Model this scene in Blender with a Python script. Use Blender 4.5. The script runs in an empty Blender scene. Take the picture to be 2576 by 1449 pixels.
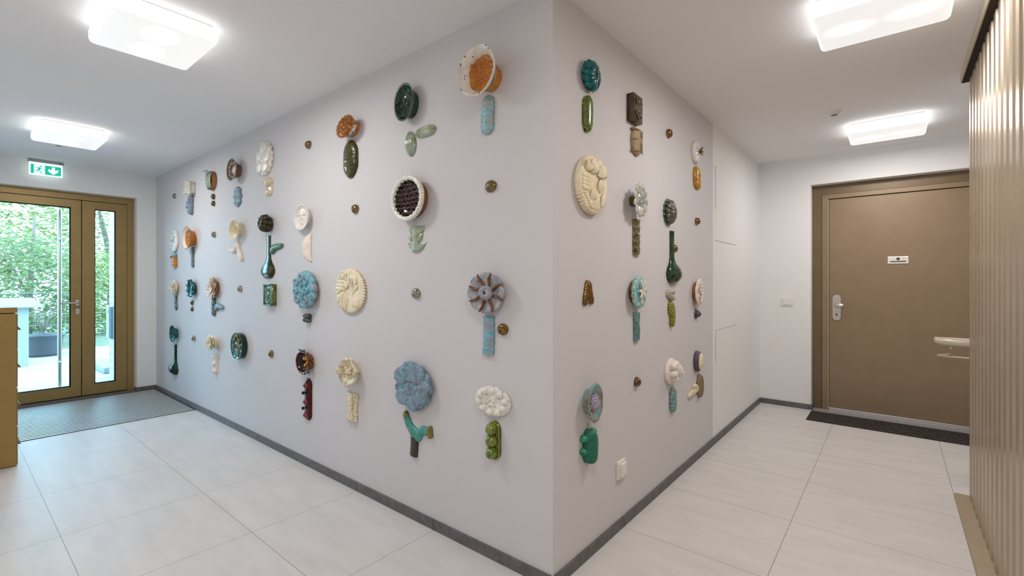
import bpy, bmesh, math, random
from mathutils import Vector, Matrix, noise
C = bpy.context.scene
COL = C.collection
PI = math.pi
sin, cos = math.sin, math.cos

# ---------------------------------------------------------------- camera, world, exposure
H = 2.462
cam_d = bpy.data.cameras.new('camera')
cam = bpy.data.objects.new('camera', cam_d)
COL.objects.link(cam)
cam.location = (1.074, -1.574, 1.25)
cam.rotation_euler = (PI / 2, 0, 0.6861)
cam_d.sensor_fit = 'HORIZONTAL'
cam_d.sensor_width = 36.0
cam_d.lens = 1172.6 / 2576 * 36.0
cam_d.shift_y = -(724.5 - 708.1) / 2576
cam_d.clip_start = 0.02
cam_d.clip_end = 200
C.camera = cam

C.view_settings.view_transform = 'Standard'
C.view_settings.look = 'None'
C.view_settings.gamma = 1
C.view_settings.use_curve_mapping = False
C.view_settings.exposure = -0.04
C.cycles.max_bounces = 8
C.cycles.diffuse_bounces = 6
C.cycles.transparent_max_bounces = 12
C.cycles.sample_clamp_indirect = 6.0
C.cycles.use_denoising = True

W = bpy.data.worlds.new('overcast_sky')
C.world = W
W.use_nodes = True
_bg = W.node_tree.nodes['Background']
_bg.inputs[0].default_value = (0.36, 0.69, 1.0, 1)
_bg.inputs[1].default_value = 12.5

LAMP_POWER = 14.5
DIFFUSER_GLOW = 0.72
LAMP_COLOR = (1.0, 0.965, 0.95, 1)

# ---------------------------------------------------------------- materials
def newmat(name):
    m = bpy.data.materials.new(name)
    m.use_nodes = True
    nt = m.node_tree
    return m, nt, nt.nodes['Principled BSDF']

def ramp(nt, cols, lo=0.3, hi=0.7, const=False):
    r = nt.nodes.new('ShaderNodeValToRGB')
    e = r.color_ramp.elements
    n = len(cols)
    while len(e) < n:
        e.new(0.5)
    for i, c in enumerate(cols):
        e[i].position = lo + (hi - lo) * i / max(1, n - 1)
        e[i].color = (*c, 1)
    if const:
        r.color_ramp.interpolation = 'CONSTANT'
    return r

def texco(nt):
    return nt.nodes.new('ShaderNodeTexCoord').outputs['Object']

def noise_tex(nt, vec, scale, detail=3, rough=0.55):
    n = nt.nodes.new('ShaderNodeTexNoise')
    n.inputs['Scale'].default_value = scale
    n.inputs['Detail'].default_value = detail
    n.inputs['Roughness'].default_value = rough
    nt.links.new(vec, n.inputs['Vector'])
    return n.outputs['Fac']

def add_bump(nt, b, fac, strength, dist=0.002):
    bu = nt.nodes.new('ShaderNodeBump')
    bu.inputs['Strength'].default_value = strength
    bu.inputs['Distance'].default_value = dist
    nt.links.new(fac, bu.inputs['Height'])
    nt.links.new(bu.outputs['Normal'], b.inputs['Normal'])
    return bu

_gl = {}
def glaze(name, cols, scale=40, rough=0.25, speck=None, bump=0.3, metal=0.0, coat=0.0, lo=0.35, hi=0.65, spec=0.5):
    """mottled ceramic glaze; speck = (colour, amount 0..1, scale)"""
    if name in _gl:
        return _gl[name]
    m, nt, b = newmat(name)
    v = texco(nt)
    f = noise_tex(nt, v, scale)
    r = ramp(nt, cols if len(cols) > 1 else cols * 2, lo, hi)
    nt.links.new(f, r.inputs[0])
    out = r.outputs[0]
    if speck:
        sc, am, ss = speck
        f2 = noise_tex(nt, v, ss, 1.5, 0.4)
        r2 = nt.nodes.new('ShaderNodeValToRGB')
        r2.color_ramp.elements[0].position = 0.80 - am * 0.30
        r2.color_ramp.elements[0].color = (0, 0, 0, 1)
        r2.color_ramp.elements[1].position = 0.83 - am * 0.30
        r2.color_ramp.elements[1].color = (1, 1, 1, 1)
        nt.links.new(f2, r2.inputs[0])
        mx = nt.nodes.new('ShaderNodeMix')
        mx.data_type = 'RGBA'
        nt.links.new(r2.outputs[0], mx.inputs[0])
        nt.links.new(out, mx.inputs[6])
        mx.inputs[7].default_value = (*sc, 1)
        out = mx.outputs[2]
    nt.links.new(out, b.inputs['Base Color'])
    b.inputs['Roughness'].default_value = rough
    b.inputs['Metallic'].default_value = metal
    b.inputs['Coat Weight'].default_value = coat
    b.inputs['Coat Roughness'].default_value = 0.05
    b.inputs['Specular IOR Level'].default_value = spec
    if bump:
        add_bump(nt, b, noise_tex(nt, v, scale * 3, 3), bump, 0.0015)
    _gl[name] = m
    return m

def scales(name, light, dark, n=110, rough=0.2, rot=0.785, gap=0.25):
    """grid of small scales pressed into the clay (a diamond grid over the face)"""
    if name in _gl:
        return _gl[name]
    m, nt, b = newmat(name)
    v = texco(nt)
    mp = nt.nodes.new('ShaderNodeMapping')
    mp.inputs['Rotation'].default_value = (0, 0, rot)
    mp.inputs['Scale'].default_value = (n, n, 0.001)
    nt.links.new(v, mp.inputs[0])
    br = nt.nodes.new('ShaderNodeTexBrick')
    br.offset = 0.0
    br.inputs['Scale'].default_value = 1.0
    br.inputs['Brick Width'].default_value = 1.0
    br.inputs['Row Height'].default_value = 1.0
    br.inputs['Mortar Size'].default_value = gap * 0.5
    br.inputs['Mortar Smooth'].default_value = 0.4
    br.inputs['Color1'].default_value = (*light, 1)
    br.inputs['Color2'].default_value = (*[c * 0.55 for c in light], 1)
    br.inputs['Mortar'].default_value = (*dark, 1)
    nt.links.new(mp.outputs[0], br.inputs[0])
    nt.links.new(br.outputs['Color'], b.inputs['Base Color'])
    inv = nt.nodes.new('ShaderNodeMath')
    inv.operation = 'SUBTRACT'
    inv.inputs[0].default_value = 1
    nt.links.new(br.outputs['Fac'], inv.inputs[1])
    add_bump(nt, b, inv.outputs[0], 0.7, 0.002)
    b.inputs['Roughness'].default_value = rough
    _gl[name] = m
    return m

def flat(name, col, rough=0.5, metal=0.0, coat=0.0, emit=None, estr=1.0, bump=None):
    if name in _gl:
        return _gl[name]
    m, nt, b = newmat(name)
    b.inputs['Base Color'].default_value = (*col, 1)
    b.inputs['Roughness'].default_value = rough
    b.inputs['Metallic'].default_value = metal
    b.inputs['Coat Weight'].default_value = coat
    if emit:
        b.inputs['Emission Color'].default_value = (*emit, 1)
        b.inputs['Emission Strength'].default_value = estr
    if bump:
        add_bump(nt, b, noise_tex(nt, texco(nt), bump[0], 3), bump[1], 0.001)
    _gl[name] = m
    return m

# ---------------------------------------------------------------- mesh builder
class M:
    def __init__(s):
        s.v = []
        s.f = []
    def grid(s, rows, cap0=None, cap1=None, closed=True):
        base = []
        for r in rows:
            base.append(len(s.v))
            s.v.extend([Vector(p) for p in r])
        n = len(rows[0])
        for i in range(len(rows) - 1):
            for j in range(n if closed else n - 1):
                k = (j + 1) % n
                s.f.append((base[i] + j, base[i] + k, base[i + 1] + k, base[i + 1] + j))
        for cap, row, flip in ((cap0, 0, True), (cap1, len(rows) - 1, False)):
            if cap is None:
                continue
            c = len(s.v)
            p = sum((Vector(q) for q in rows[row]), Vector()) / n if cap is True else Vector(cap)
            s.v.append(p)
            for j in range(n):
                k = (j + 1) % n
                t = (base[row] + j, base[row] + k, c)
                s.f.append(t[::-1] if flip else t)
        return s
    def lathe(s, prof, a, b, N=40, cx=0, cy=0, z0=0, mod=None, tilt=0.0, cap0=False, cap1=True):
        rows = []
        ct, st = cos(tilt), sin(tilt)
        for r, z in prof:
            row = []
            for j in range(N):
                t = 2 * PI * j / N
                m = mod(t, r) if mod else 1
                x, y = a * r * m * cos(t), b * r * m * sin(t)
                row.append((cx + x * ct - y * st, cy + x * st + y * ct, z0 + z))
            rows.append(row)
        return s.grid(rows, True if cap0 else None, True if cap1 else None)
    def blob(s, c, rx, ry=None, rz=None, N=12, R=7):
        ry = rx if ry is None else ry
        rz = rx if rz is None else rz
        rows = []
        for i in range(1, R):
            p = PI * i / R
            rows.append([(c[0] + rx * sin(p) * cos(2 * PI * j / N), c[1] + ry * sin(p) * sin(2 * PI * j / N), c[2] - rz * cos(p)) for j in range(N)])
        return s.grid(rows, (c[0], c[1], c[2] - rz), (c[0], c[1], c[2] + rz))
    def tube(s, pts, rad, N=8, flatness=1.0, up=None, steps=4, round_end=True):
        """round tube through 3-D points; flatness squashes the axis nearest to `up`"""
        P = [Vector(p) for p in pts]
        R = list(rad) if hasattr(rad, '__len__') else [rad] * len(P)
        Q, RR = [], []
        for i in range(len(P) - 1):
            p0 = P[max(0, i - 1)]; p1 = P[i]; p2 = P[i + 1]; p3 = P[min(len(P) - 1, i + 2)]
            for k in range(steps):
                t = k / steps
                q = 0.5 * ((2 * p1) + (p2 - p0) * t + (2 * p0 - 5 * p1 + 4 * p2 - p3) * t * t + (3 * p1 - p0 - 3 * p2 + p3) * t ** 3)
                Q.append(q)
                RR.append(R[i] + (R[i + 1] - R[i]) * t)
        Q.append(P[-1]); RR.append(R[-1])
        up = Vector(up or (0, 0, 1))
        rows = []
        for i, q in enumerate(Q):
            t = (Q[min(i + 1, len(Q) - 1)] - Q[max(i - 1, 0)])
            if t.length < 1e-9:
                t = Vector((0, 1, 0))
            t.normalize()
            sd = t.cross(up)
            if sd.length < 1e-3:
                sd = t.cross(Vector((1, 0, 0)))
            sd.normalize()
            nn = sd.cross(t).normalized()
            rows.append([q + sd * RR[i] * cos(2 * PI * j / N) + nn * RR[i] * flatness * sin(2 * PI * j / N) for j in range(N)])
        if round_end:
            d0 = (Q[0] - Q[1]).normalized(); d1 = (Q[-1] - Q[-2]).normalized()
            a = [(Q[0] + (p - Q[0]) * 0.6 + d0 * RR[0] * 0.7 * min(1, flatness * 1.5)) for p in rows[0]]
            z = [(Q[-1] + (p - Q[-1]) * 0.6 + d1 * RR[-1] * 0.7 * min(1, flatness * 1.5)) for p in rows[-1]]
            rows = [a] + rows + [z]
        return s.grid(rows, True, True)
    def strip(s, pts, w, d, z0=0, N=10, n=24, round_end=True, ripple=None):
        """half-round bar lying on the wall along a 2-D spine"""
        P = [Vector((p[0], p[1], 0)) for p in pts]
        L = len(P)
        w = list(w) if hasattr(w, '__len__') else [w] * L
        d = list(d) if hasattr(d, '__len__') else [d] * L
        Q = []
        for i in range(n + 1):
            x = i / n * (L - 1)
            k = min(int(x), L - 2)
            t = x - k
            p0 = P[max(0, k - 1)]; p1 = P[k]; p2 = P[k + 1]; p3 = P[min(L - 1, k + 2)]
            q = 0.5 * ((2 * p1) + (p2 - p0) * t + (2 * p0 - 5 * p1 + 4 * p2 - p3) * t * t + (3 * p1 - p0 - 3 * p2 + p3) * t ** 3)
            t2 = t * t * (3 - 2 * t)
            Q.append([q, w[k] + (w[k + 1] - w[k]) * t2, d[k] + (d[k + 1] - d[k]) * t2])
        tot = sum((Q[i + 1][0] - Q[i][0]).length for i in range(n))
        acc = 0
        rows = []
        for i in range(n + 1):
            if i:
                acc += (Q[i][0] - Q[i - 1][0]).length
            q, ww, dd = Q[i]
            t = Q[min(i + 1, n)][0] - Q[max(i - 1, 0)][0]
            t.normalize()
            nn = Vector((-t.y, t.x, 0))
            e = ww * 0.5
            f = 1.0
            if round_end:
                dist = min(acc, tot - acc)
                if dist < e:
                    f = max(0.08, math.sqrt(max(0, 1 - (1 - dist / e) ** 2)))
            rp = ripple(acc / tot) if ripple else 1
            row = []
            for j in range(N):
                ph = PI * j / (N - 1)
                row.append(q + nn * (-cos(ph) * ww * 0.5 * f * rp) + Vector((0, 0, z0 + (abs(sin(ph)) ** 0.8) * dd * (0.35 + 0.65 * f) * rp)))
            row.append(q + Vector((0, 0, z0)))
            rows.append(row)
        return s.grid(rows, True, True)
    def petal(s, p0, p1, w, t=0.003, cup=0.0, N=8, n=8, pw=0.7, up=(0, 0, 1), tip=0.0):
        p0 = Vector(p0); p1 = Vector(p1)
        ax = (p1 - p0)
        d = ax.normalized()
        sd = d.cross(Vector(up))
        if sd.length < 1e-3:
            sd = d.cross(Vector((1, 0, 0)))
        sd.normalize()
        nn = sd.cross(d).normalized()
        rows = []
        for i in range(n + 1):
            u = 0.02 + 0.96 * i / n
            ww = w * 0.5 * max(0.06, sin(PI * min(1, u)) ** pw) if tip == 0 else w * 0.5 * (1 - (1 - tip) * u)
            q = p0 + ax * u + nn * cup * sin(PI * u)
            row = []
            for j in range(N):
                a = 2 * PI * j / N
                row.append(q + sd * ww * cos(a) + nn * (t * sin(a) + cup * 0.6 * (cos(a) ** 2)))
            rows.append(row)
        return s.grid(rows, True, True)
    def pad(s, a, b, z0, z1, bulge=0.0, mod=None, N=48, cx=0, cy=0, hf=None, R=8, edge=0.06, tilt=0.0):
        """flat or domed disc with a side wall; hf(x,y) adds relief on the top"""
        rows = []
        ct, st = cos(tilt), sin(tilt)
        def row(r, z, top):
            o = []
            for j in range(N):
                t = 2 * PI * j / N
                m = mod(t) if mod else 1
                m = 1 + (m - 1) * min(1, r * 1.2)
                x, y = a * r * m * cos(t), b * r * m * sin(t)
                x, y = x * ct - y * st, x * st + y * ct
                h = hf(x, y) if (hf and top) else 0
                o.append((cx + x, cy + y, z + h))
            return o
        rows.append(row(1 - edge * 0.5, z0, False))
        rows.append(row(1, z0 + (z1 - z0) * 0.25, False))
        rows.append(row(1, z0 + (z1 - z0) * 0.8, False))
        for i in range(R):
            r = (1 - edge) * (1 - i / R)
            rows.append(row(r, z1 + bulge * (1 - r * r), True))
        return s.grid(rows, True, True)
    def box(s, x0, x1, y0, y1, z0, z1):
        k = len(s.v)
        for z in (z0, z1):
            for x, y in ((x0, y0), (x1, y0), (x1, y1), (x0, y1)):
                s.v.append(Vector((x, y, z)))
        for q in ((3, 2, 1, 0), (4, 5, 6, 7), (0, 1, 5, 4), (1, 2, 6, 5), (2, 3, 7, 6), (3, 0, 4, 7)):
            s.f.append(tuple(k + i for i in q))
        return s
    def prism(s, poly, z0, z1):
        k = len(s.v); n = len(poly)
        for z in (z0, z1):
            for x, y in poly:
                s.v.append(Vector((x, y, z)))
        s.f.append(tuple(k + i for i in range(n))[::-1])
        s.f.append(tuple(k + n + i for i in range(n)))
        for i in range(n):
            j = (i + 1) % n
            s.f.append((k + i, k + j, k + n + j, k + n + i))
        return s
    def jit(s, amp, sc=30.0, seed=0.0):
        o = Vector((seed * 7.3, seed * 3.1, seed * 5.7))
        for v in s.v:
            v += noise.noise_vector(v * sc + o) * amp
        for v in s.v:
            if v.z < 0:
                v.z = 0
        return s
    def mesh(s, name, bevel=0.0, smooth=True, seg=2):
        me = bpy.data.meshes.new(name)
        bm = bmesh.new()
        vs = [bm.verts.new(p) for p in s.v]
        for f in s.f:
            try:
                bm.faces.new([vs[i] for i in f])
            except ValueError:
                pass
        bmesh.ops.remove_doubles(bm, verts=bm.verts, dist=1e-5)
        bmesh.ops.recalc_face_normals(bm, faces=bm.faces)
        if bevel > 0:
            ed = [e for e in bm.edges if len(e.link_faces) == 2 and e.calc_face_angle(0) > 0.6]
            bmesh.ops.bevel(bm, geom=ed, offset=bevel, segments=seg, affect='EDGES', profile=0.5)
        for f in bm.faces:
            f.smooth = smooth
        bm.to_mesh(me)
        bm.free()
        return me
    def obj(s, name, mat, parent=None, bevel=0.0, smooth=True, seg=2):
        me = s.mesh(name, bevel, smooth, seg)
        me.materials.append(mat)
        o = bpy.data.objects.new(name, me)
        COL.objects.link(o)
        if parent:
            o.parent = parent
        if smooth and bevel:
            md = o.modifiers.new('wn', 'WEIGHTED_NORMAL')
            md.keep_sharp = True
        return o

def empty(name, loc=(0, 0, 0)):
    o = bpy.data.objects.new(name, None)
    o.empty_display_size = 0.05
    COL.objects.link(o)
    o.location = loc
    return o

def tag(o, label=None, cat=None, group=None, kind=None):
    if label: o['label'] = label
    if cat: o['category'] = cat
    if group: o['group'] = group
    if kind: o['kind'] = kind
    return o

def struct(name, m, mat, bevel=0.0):
    o = m.obj(name, mat, None, bevel, smooth=False)
    o['kind'] = 'structure'
    return o

# ---------------------------------------------------------------- room surfaces
def paint(name, col, rough=0.6):
    m, nt, b = newmat(name)
    v = texco(nt)
    r = ramp(nt, [tuple(c * 0.985 for c in col), col])
    nt.links.new(noise_tex(nt, v, 1.7, 3), r.inputs[0])
    nt.links.new(r.outputs[0], b.inputs['Base Color'])
    b.inputs['Roughness'].default_value = rough
    b.inputs['Specular IOR Level'].default_value = 0.25
    add_bump(nt, b, noise_tex(nt, v, 220, 2), 0.08, 0.0006)
    return m
m_art = paint('light_grey_wall_paint', (0.655, 0.637, 0.648))
m_white = paint('white_wall_paint', (0.83, 0.82, 0.81))
m_ceil = paint('white_ceiling_paint', (0.87, 0.86, 0.865), 0.8)

def tile_mat():
    m, nt, b = newmat('large_floor_tiles')
    v = texco(nt)
    sep = nt.nodes.new('ShaderNodeSeparateXYZ')
    nt.links.new(v, sep.inputs[0])
    def line(sock, pitch, off, w):
        a = nt.nodes.new('ShaderNodeMath'); a.operation = 'SUBTRACT'; nt.links.new(sock, a.inputs[0]); a.inputs[1].default_value = off
        d = nt.nodes.new('ShaderNodeMath'); d.operation = 'DIVIDE'; nt.links.new(a.outputs[0], d.inputs[0]); d.inputs[1].default_value = pitch
        r = nt.nodes.new('ShaderNodeMath'); r.operation = 'ROUND'; nt.links.new(d.outputs[0], r.inputs[0])
        e = nt.nodes.new('ShaderNodeMath'); e.operation = 'SUBTRACT'; nt.links.new(d.outputs[0], e.inputs[0]); nt.links.new(r.outputs[0], e.inputs[1])
        f = nt.nodes.new('ShaderNodeMath'); f.operation = 'ABSOLUTE'; nt.links.new(e.outputs[0], f.inputs[0])
        g = nt.nodes.new('ShaderNodeMath'); g.operation = 'LESS_THAN'; nt.links.new(f.outputs[0], g.inputs[0]); g.inputs[1].default_value = w / pitch
        return g.outputs[0]
    lx = line(sep.outputs[0], 0.687, -0.027, 0.0016)
    ly = line(sep.outputs[1], 0.61, 0.012, 0.0016)
    mx = nt.nodes.new('ShaderNodeMath'); mx.operation = 'MAXIMUM'
    nt.links.new(lx, mx.inputs[0]); nt.links.new(ly, mx.inputs[1])
    mp = nt.nodes.new('ShaderNodeMapping'); mp.inputs['Scale'].default_value = (1, 4, 1)
    nt.links.new(v, mp.inputs[0])
    r = ramp(nt, [(0.60, 0.58, 0.56), (0.64, 0.62, 0.60), (0.68, 0.66, 0.64)])
    nt.links.new(noise_tex(nt, mp.outputs[0], 3.0, 5), r.inputs[0])
    f2 = noise_tex(nt, v, 130, 1)
    r2 = nt.nodes.new('ShaderNodeValToRGB')
    r2.color_ramp.elements[0].position = 0.74; r2.color_ramp.elements[0].color = (0, 0, 0, 1)
    r2.color_ramp.elements[1].position = 0.80; r2.color_ramp.elements[1].color = (0.6, 0.6, 0.6, 1)
    nt.links.new(f2, r2.inputs[0])
    m1 = nt.nodes.new('ShaderNodeMix'); m1.data_type = 'RGBA'
    nt.links.new(r2.outputs[0], m1.inputs[0]); nt.links.new(r.outputs[0], m1.inputs[6]); m1.inputs[7].default_value = (0.35, 0.33, 0.31, 1)
    m2 = nt.nodes.new('ShaderNodeMix'); m2.data_type = 'RGBA'
    nt.links.new(mx.outputs[0], m2.inputs[0]); nt.links.new(m1.outputs[2], m2.inputs[6]); m2.inputs[7].default_value = (0.31, 0.295, 0.28, 1)
    nt.links.new(m2.outputs[2], b.inputs['Base Color'])
    b.inputs['Roughness'].default_value = 0.42
    b.inputs['Specular IOR Level'].default_value = 0.35
    add_bump(nt, b, noise_tex(nt, v, 90, 3), 0.06, 0.0008)
    return m
m_tile = tile_mat()
m_base = glaze('dark_grey_skirting_tile', [(0.10, 0.095, 0.095), (0.15, 0.14, 0.14)], 30, 0.5, bump=0.1)
m_brass = glaze('bronze_anodised_door_metal', [(0.30, 0.20, 0.07), (0.33, 0.222, 0.08)], 6, 0.38, bump=0, metal=0.3)
m_bronze = glaze('brown_bronze_door_paint', [(0.27, 0.19, 0.115), (0.29, 0.205, 0.125)], 6, 0.42, bump=0, metal=0.25)
m_bronze_d = glaze('dark_bronze_frame', [(0.17, 0.118, 0.064), (0.185, 0.13, 0.07)], 6, 0.4, bump=0, metal=0.25)
m_steel = flat('satin_steel', (0.62, 0.58, 0.54), 0.3, 0.9)
m_alu = flat('aluminium', (0.72, 0.71, 0.69), 0.35, 0.9)
m_black = flat('black_seal', (0.012, 0.012, 0.012), 0.6)
m_plastic = flat('white_plastic', (0.80, 0.77, 0.72), 0.35)

# floor and ceiling
struct('floor', M().box(-5.72, 2.6, -1.9, 3.95, -0.08, 0.0), m_tile)
struct('ceiling', M().box(-5.8, 2.75, -2.05, 4.05, H, H + 0.12), m_ceil)
T = 0.12
struct('wall_left', M().prism([(0, 0), (-T, T), (-5.565, T), (-5.565, 0)], 0, H), m_art)
struct('wall_right', M().prism([(0, 0), (0, 2.17), (-T, 2.17), (-T, T)], 0, H), m_art)
struct('wall_recess', M().box(-T, 0.0, 2.17, 3.788, 0, H), m_white)
w = M()
w.box(-T, 0.45, 3.788, 3.95, 0, H); w.box(0.45, 1.80, 3.788, 3.95, 2.19, H); w.box(1.80, 2.6, 3.788, 3.95, 0, H)
struct('wall_far_right', w, m_white)
struct('light_block_behind_door', M().box(0.3, 1.95, 3.96, 4.05, -0.1, H), m_white)  # added unseen box that stops sky light leaking round the brown door
w = M()
w.box(-5.72, -5.565, -0.18, T, 0, H); w.box(-5.72, -5.565, -1.70, -0.18, 2.195, H); w.box(-5.72, -5.565, -1.9, -1.70, 0, H)
struct('wall_far_left', w, m_white)
struct('wall_front', M().box(-5.72, 1.56, -2.05, -1.9, 0, H), m_white)
struct('wall_side', M().box(1.43, 1.56, -1.9, 2.17, 0, H), m_white)
struct('wall_alcove', M().box(1.56, 2.6, 2.05, 2.17, 0, H), m_white)
struct('wall_alcove_end', M().box(2.6, 2.75, 2.05, 3.95, 0, H), m_white)

# skirting tiles with open joints
def skirting(name, segs, mat=m_base, h=0.05, t=0.012):
    m = M()
    for kind, c, a0, a1, out in segs:
        m.box(*( (a0, a1, min(c, c + out * t), max(c, c + out * t)) if kind == 'y' else (min(c, c + out * t), max(c, c + out * t), a0, a1)), 0, h)
    o = struct(name, m, mat)
    return o
jx = [-5.565] + [-0.027 - 0.687 * k for k in range(7, -1, -1)] + [0.012]
skirting('baseboard_left', [('y', 0, jx[i] + 0.0015, jx[i + 1] - 0.0015, -1) for i in range(len(jx) - 1)])
jy = [0.0, 0.622, 1.232, 1.842, 2.452, 3.062, 3.672, 3.776]
skirting('baseboard_right', [('x', 0, jy[i] + 0.0015, jy[i + 1] - 0.0015, 1) for i in range(len(jy) - 1)])
skirting('baseboard_far_right', [('y', 3.788, 0.012, 0.45, -1), ('x', 0.45, 3.776, 3.9, 1), ('y', 3.788, 1.80, 2.6, -1)])
skirting('baseboard_far_left', [('x', -5.565, -0.18, -0.012, 1), ('y', -0.18, -5.62, -5.553, -1), ('x', -5.565, -1.9, -1.70, 1)])
skirting('baseboard_front', [('y', -1.9, -3.5, 1.43, 1)])

# ---------------------------------------------------------------- entrance door on the left
def glass_mat():
    m = bpy.data.materials.new('clear_door_glass'); m.use_nodes = True
    nt = m.node_tree; nt.nodes.clear()
    o = nt.nodes.new('ShaderNodeOutputMaterial'); mx = nt.nodes.new('ShaderNodeMixShader')
    tr = nt.nodes.new('ShaderNodeBsdfTransparent'); gl = nt.nodes.new('ShaderNodeBsdfGlossy')
    tr.inputs[0].default_value = (0.93, 0.975, 0.96, 1)
    gl.inputs['Roughness'].default_value = 0.02
    fr = nt.nodes.new('ShaderNodeFresnel'); fr.inputs[0].default_value = 1.45
    nt.links.new(fr.outputs[0], mx.inputs[0]); nt.links.new(tr.outputs[0], mx.inputs[1]); nt.links.new(gl.outputs[0], mx.inputs[2])
    nt.links.new(mx.outputs[0], o.inputs[0])
    return m
m_glass = glass_mat()
XD = -5.68   # inner face of the door frame
d1 = empty('door_1', (XD, -0.94, 0)); d1['kind'] = 'structure'
def dbox(m, y0, y1, z0, z1, x0=0.0, x1=-0.06):
    return m.box(min(x0, x1), max(x0, x1), y0 + 0.94, y1 + 0.94, z0, z1)
fr = M()
dbox(fr, -0.243, -0.178, 0, 2.2); dbox(fr, -1.72, -1.66, 0, 2.2); dbox(fr, -1.66, -0.243, 2.125, 2.2)
fr.obj('door_frame', m_brass, d1, 0.002, False)
def leaf(name, y0, y1, gy0, gy1, z0=0.022, z1=2.119, gz0=0.132, gz1=2.038):
    m = M()
    y0 += 0.003; y1 -= 0.003
    dbox(m, y0, gy0, z0, z1, 0.004, -0.055); dbox(m, gy1, y1, z0, z1, 0.004, -0.055)
    dbox(m, gy0, gy1, z0, gz0, 0.004, -0.055); dbox(m, gy0, gy1, gz1, z1, 0.004, -0.055)
    o = m.obj(name, m_brass, d1, 0.0015, False)
    s = M()
    for e0, e1, f0, f1 in ((gy0, gy0 + 0.008, gz0, gz1), (gy1 - 0.008, gy1, gz0, gz1), (gy0, gy1, gz0, gz0 + 0.008), (gy0, gy1, gz1 - 0.008, gz1)):
        dbox(s, e0, e1, f0, f1, -0.008, -0.04)
    s.obj('glazing_seal', m_black, o)
    g = M(); dbox(g, gy0 + 0.004, gy1 - 0.004, gz0 + 0.004, gz1 - 0.004, -0.02, -0.026)
    g.obj('glass_pane', m_glass, o, smooth=False)
    return o
lf = leaf('wide_door_leaf', -1.66, -0.629, -1.575, -0.714)
leaf('narrow_door_leaf', -0.629, -0.243, -0.523, -0.345)
b = M(); dbox(b, -1.66, -0.243, 0.0, 0.022, -0.005, -0.05); b.obj('bottom_seal', m_black, d1)
b = M(); dbox(b, -0.634, -0.624, 0.022, 2.119, -0.006, -0.05); dbox(b, -0.248, -0.240, 0.022, 2.119, -0.006, -0.05); dbox(b, -1.66, -0.243, 2.115, 2.127, -0.006, -0.05); b.obj('leaf_gap_block', m_black, d1)  # black strips added to block daylight leaking through the leaf gaps
# lever handle, its rosette and the lock rosette
def rosette(name, y, z, parent):
    m = M()
    m.pad(0.016, 0.034, 0, 0.008, 0.0, N=24, mod=lambda t: 1.0 / max(abs(cos(t)) ** 6 + abs(sin(t)) ** 6, 0.3) ** (1 / 9))
    o = m.obj(name, m_steel, parent)
    o.matrix_local = Matrix(((0, 0, 1, 0.004), (1, 0, 0, y + 0.94), (0, 1, 0, z), (0, 0, 0, 1)))
    return o
ro = rosette('handle_rosette', -0.662, 1.022, lf)
lr = rosette('lock_rosette', -0.662, 0.928, lf)
h = M(); h.tube([(0.008, 0.278, 1.022), (0.055, 0.278, 1.022), (0.062, 0.265, 1.022), (0.062, 0.15, 1.022)], 0.010, 10)
h.obj('lever_handle', m_steel, lf)
h = M(); h.tube([(-0.12, 0.155, 0.14), (-0.12, 0.155, 2.02)], 0.017, 12, steps=1)
h.tube([(-0.05, 0.155, 0.4), (-0.12, 0.155, 0.4)], 0.009, 8, steps=1); h.tube([(-0.05, 0.155, 1.7), (-0.12, 0.155, 1.7)], 0.009, 8, steps=1)
h.obj('pull_bar', m_steel, lf)
struct('trim_1', M().box(-5.72, -5.535, -1.70, -0.18, 0.0005, 0.012), m_base)

# slatted entrance mat let into the floor
mt = empty('entrance_mat', (-4.88, -0.95, 0))
tag(mt, 'wide ribbed aluminium entrance mat with dark grooves inside the glazed door', 'doormat')
M().box(-0.655, 0.695, -0.75, 0.935, 0.0002, 0.003).obj('carpet_infill', flat('dark_carpet', (0.012, 0.016, 0.022), 0.9), mt)
s = M()
for i in range(27):
    x = 0.675 - 0.05 * i
    s.box(x - 0.0125, x + 0.0125, -0.74, 0.925, 0.002, 0.006)
s.obj('slats', flat('slat_alu', (0.60, 0.62, 0.64), 0.4, 0.25), mt, smooth=False)

# exit sign hanging below the ceiling
es = empty('exit_sign', (-5.50, -0.918, H))
tag(es, 'small green lit escape sign with running figure and down arrow above the glazed door', 'exit sign')
M().box(-0.022, 0.022, -0.128, 0.128, -0.030, 0.0).obj('housing', flat('grey_housing', (0.42, 0.41, 0.42), 0.5), es, 0.003, False)
m_lit = flat('sign_white_lit', (0.9, 0.9, 0.9), 0.4, emit=(0.72, 1.0, 0.95), estr=0.95)
m_grn = flat('sign_green_lit', (0.0, 0.25, 0.18), 0.4, emit=(0.0, 0.62, 0.42), estr=0.7)
M().box(0.0222, 0.0230, -0.118, -0.098, -0.013, -0.010).obj('small_print', flat('housing_print', (0.08, 0.08, 0.10), 0.6), es, smooth=False)
M().box(0.0222, 0.0230, 0.092, 0.116, -0.024, -0.014).obj('housing_mark', flat('housing_print', (0.08, 0.08, 0.10), 0.6), es, smooth=False)
M().box(-0.005, 0.005, -0.120, 0.120, -0.155, -0.030).obj('light_panel', m_lit, es, 0.001, False)
g = M()
def gp(poly, x=0.0052, t=0.0012):
    k = len(g.v); n = len(poly)
    for dx in (0, t):
        for y, z in poly:
            g.v.append(Vector((x + dx, y, z)))
    g.f.append(tuple(k + i for i in range(n))[::-1]); g.f.append(tuple(k + n + i for i in range(n)))
    for i in range(n):
        j = (i + 1) % n
        g.f.append((k + i, k + j, k + n + j, k + n + i))
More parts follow.
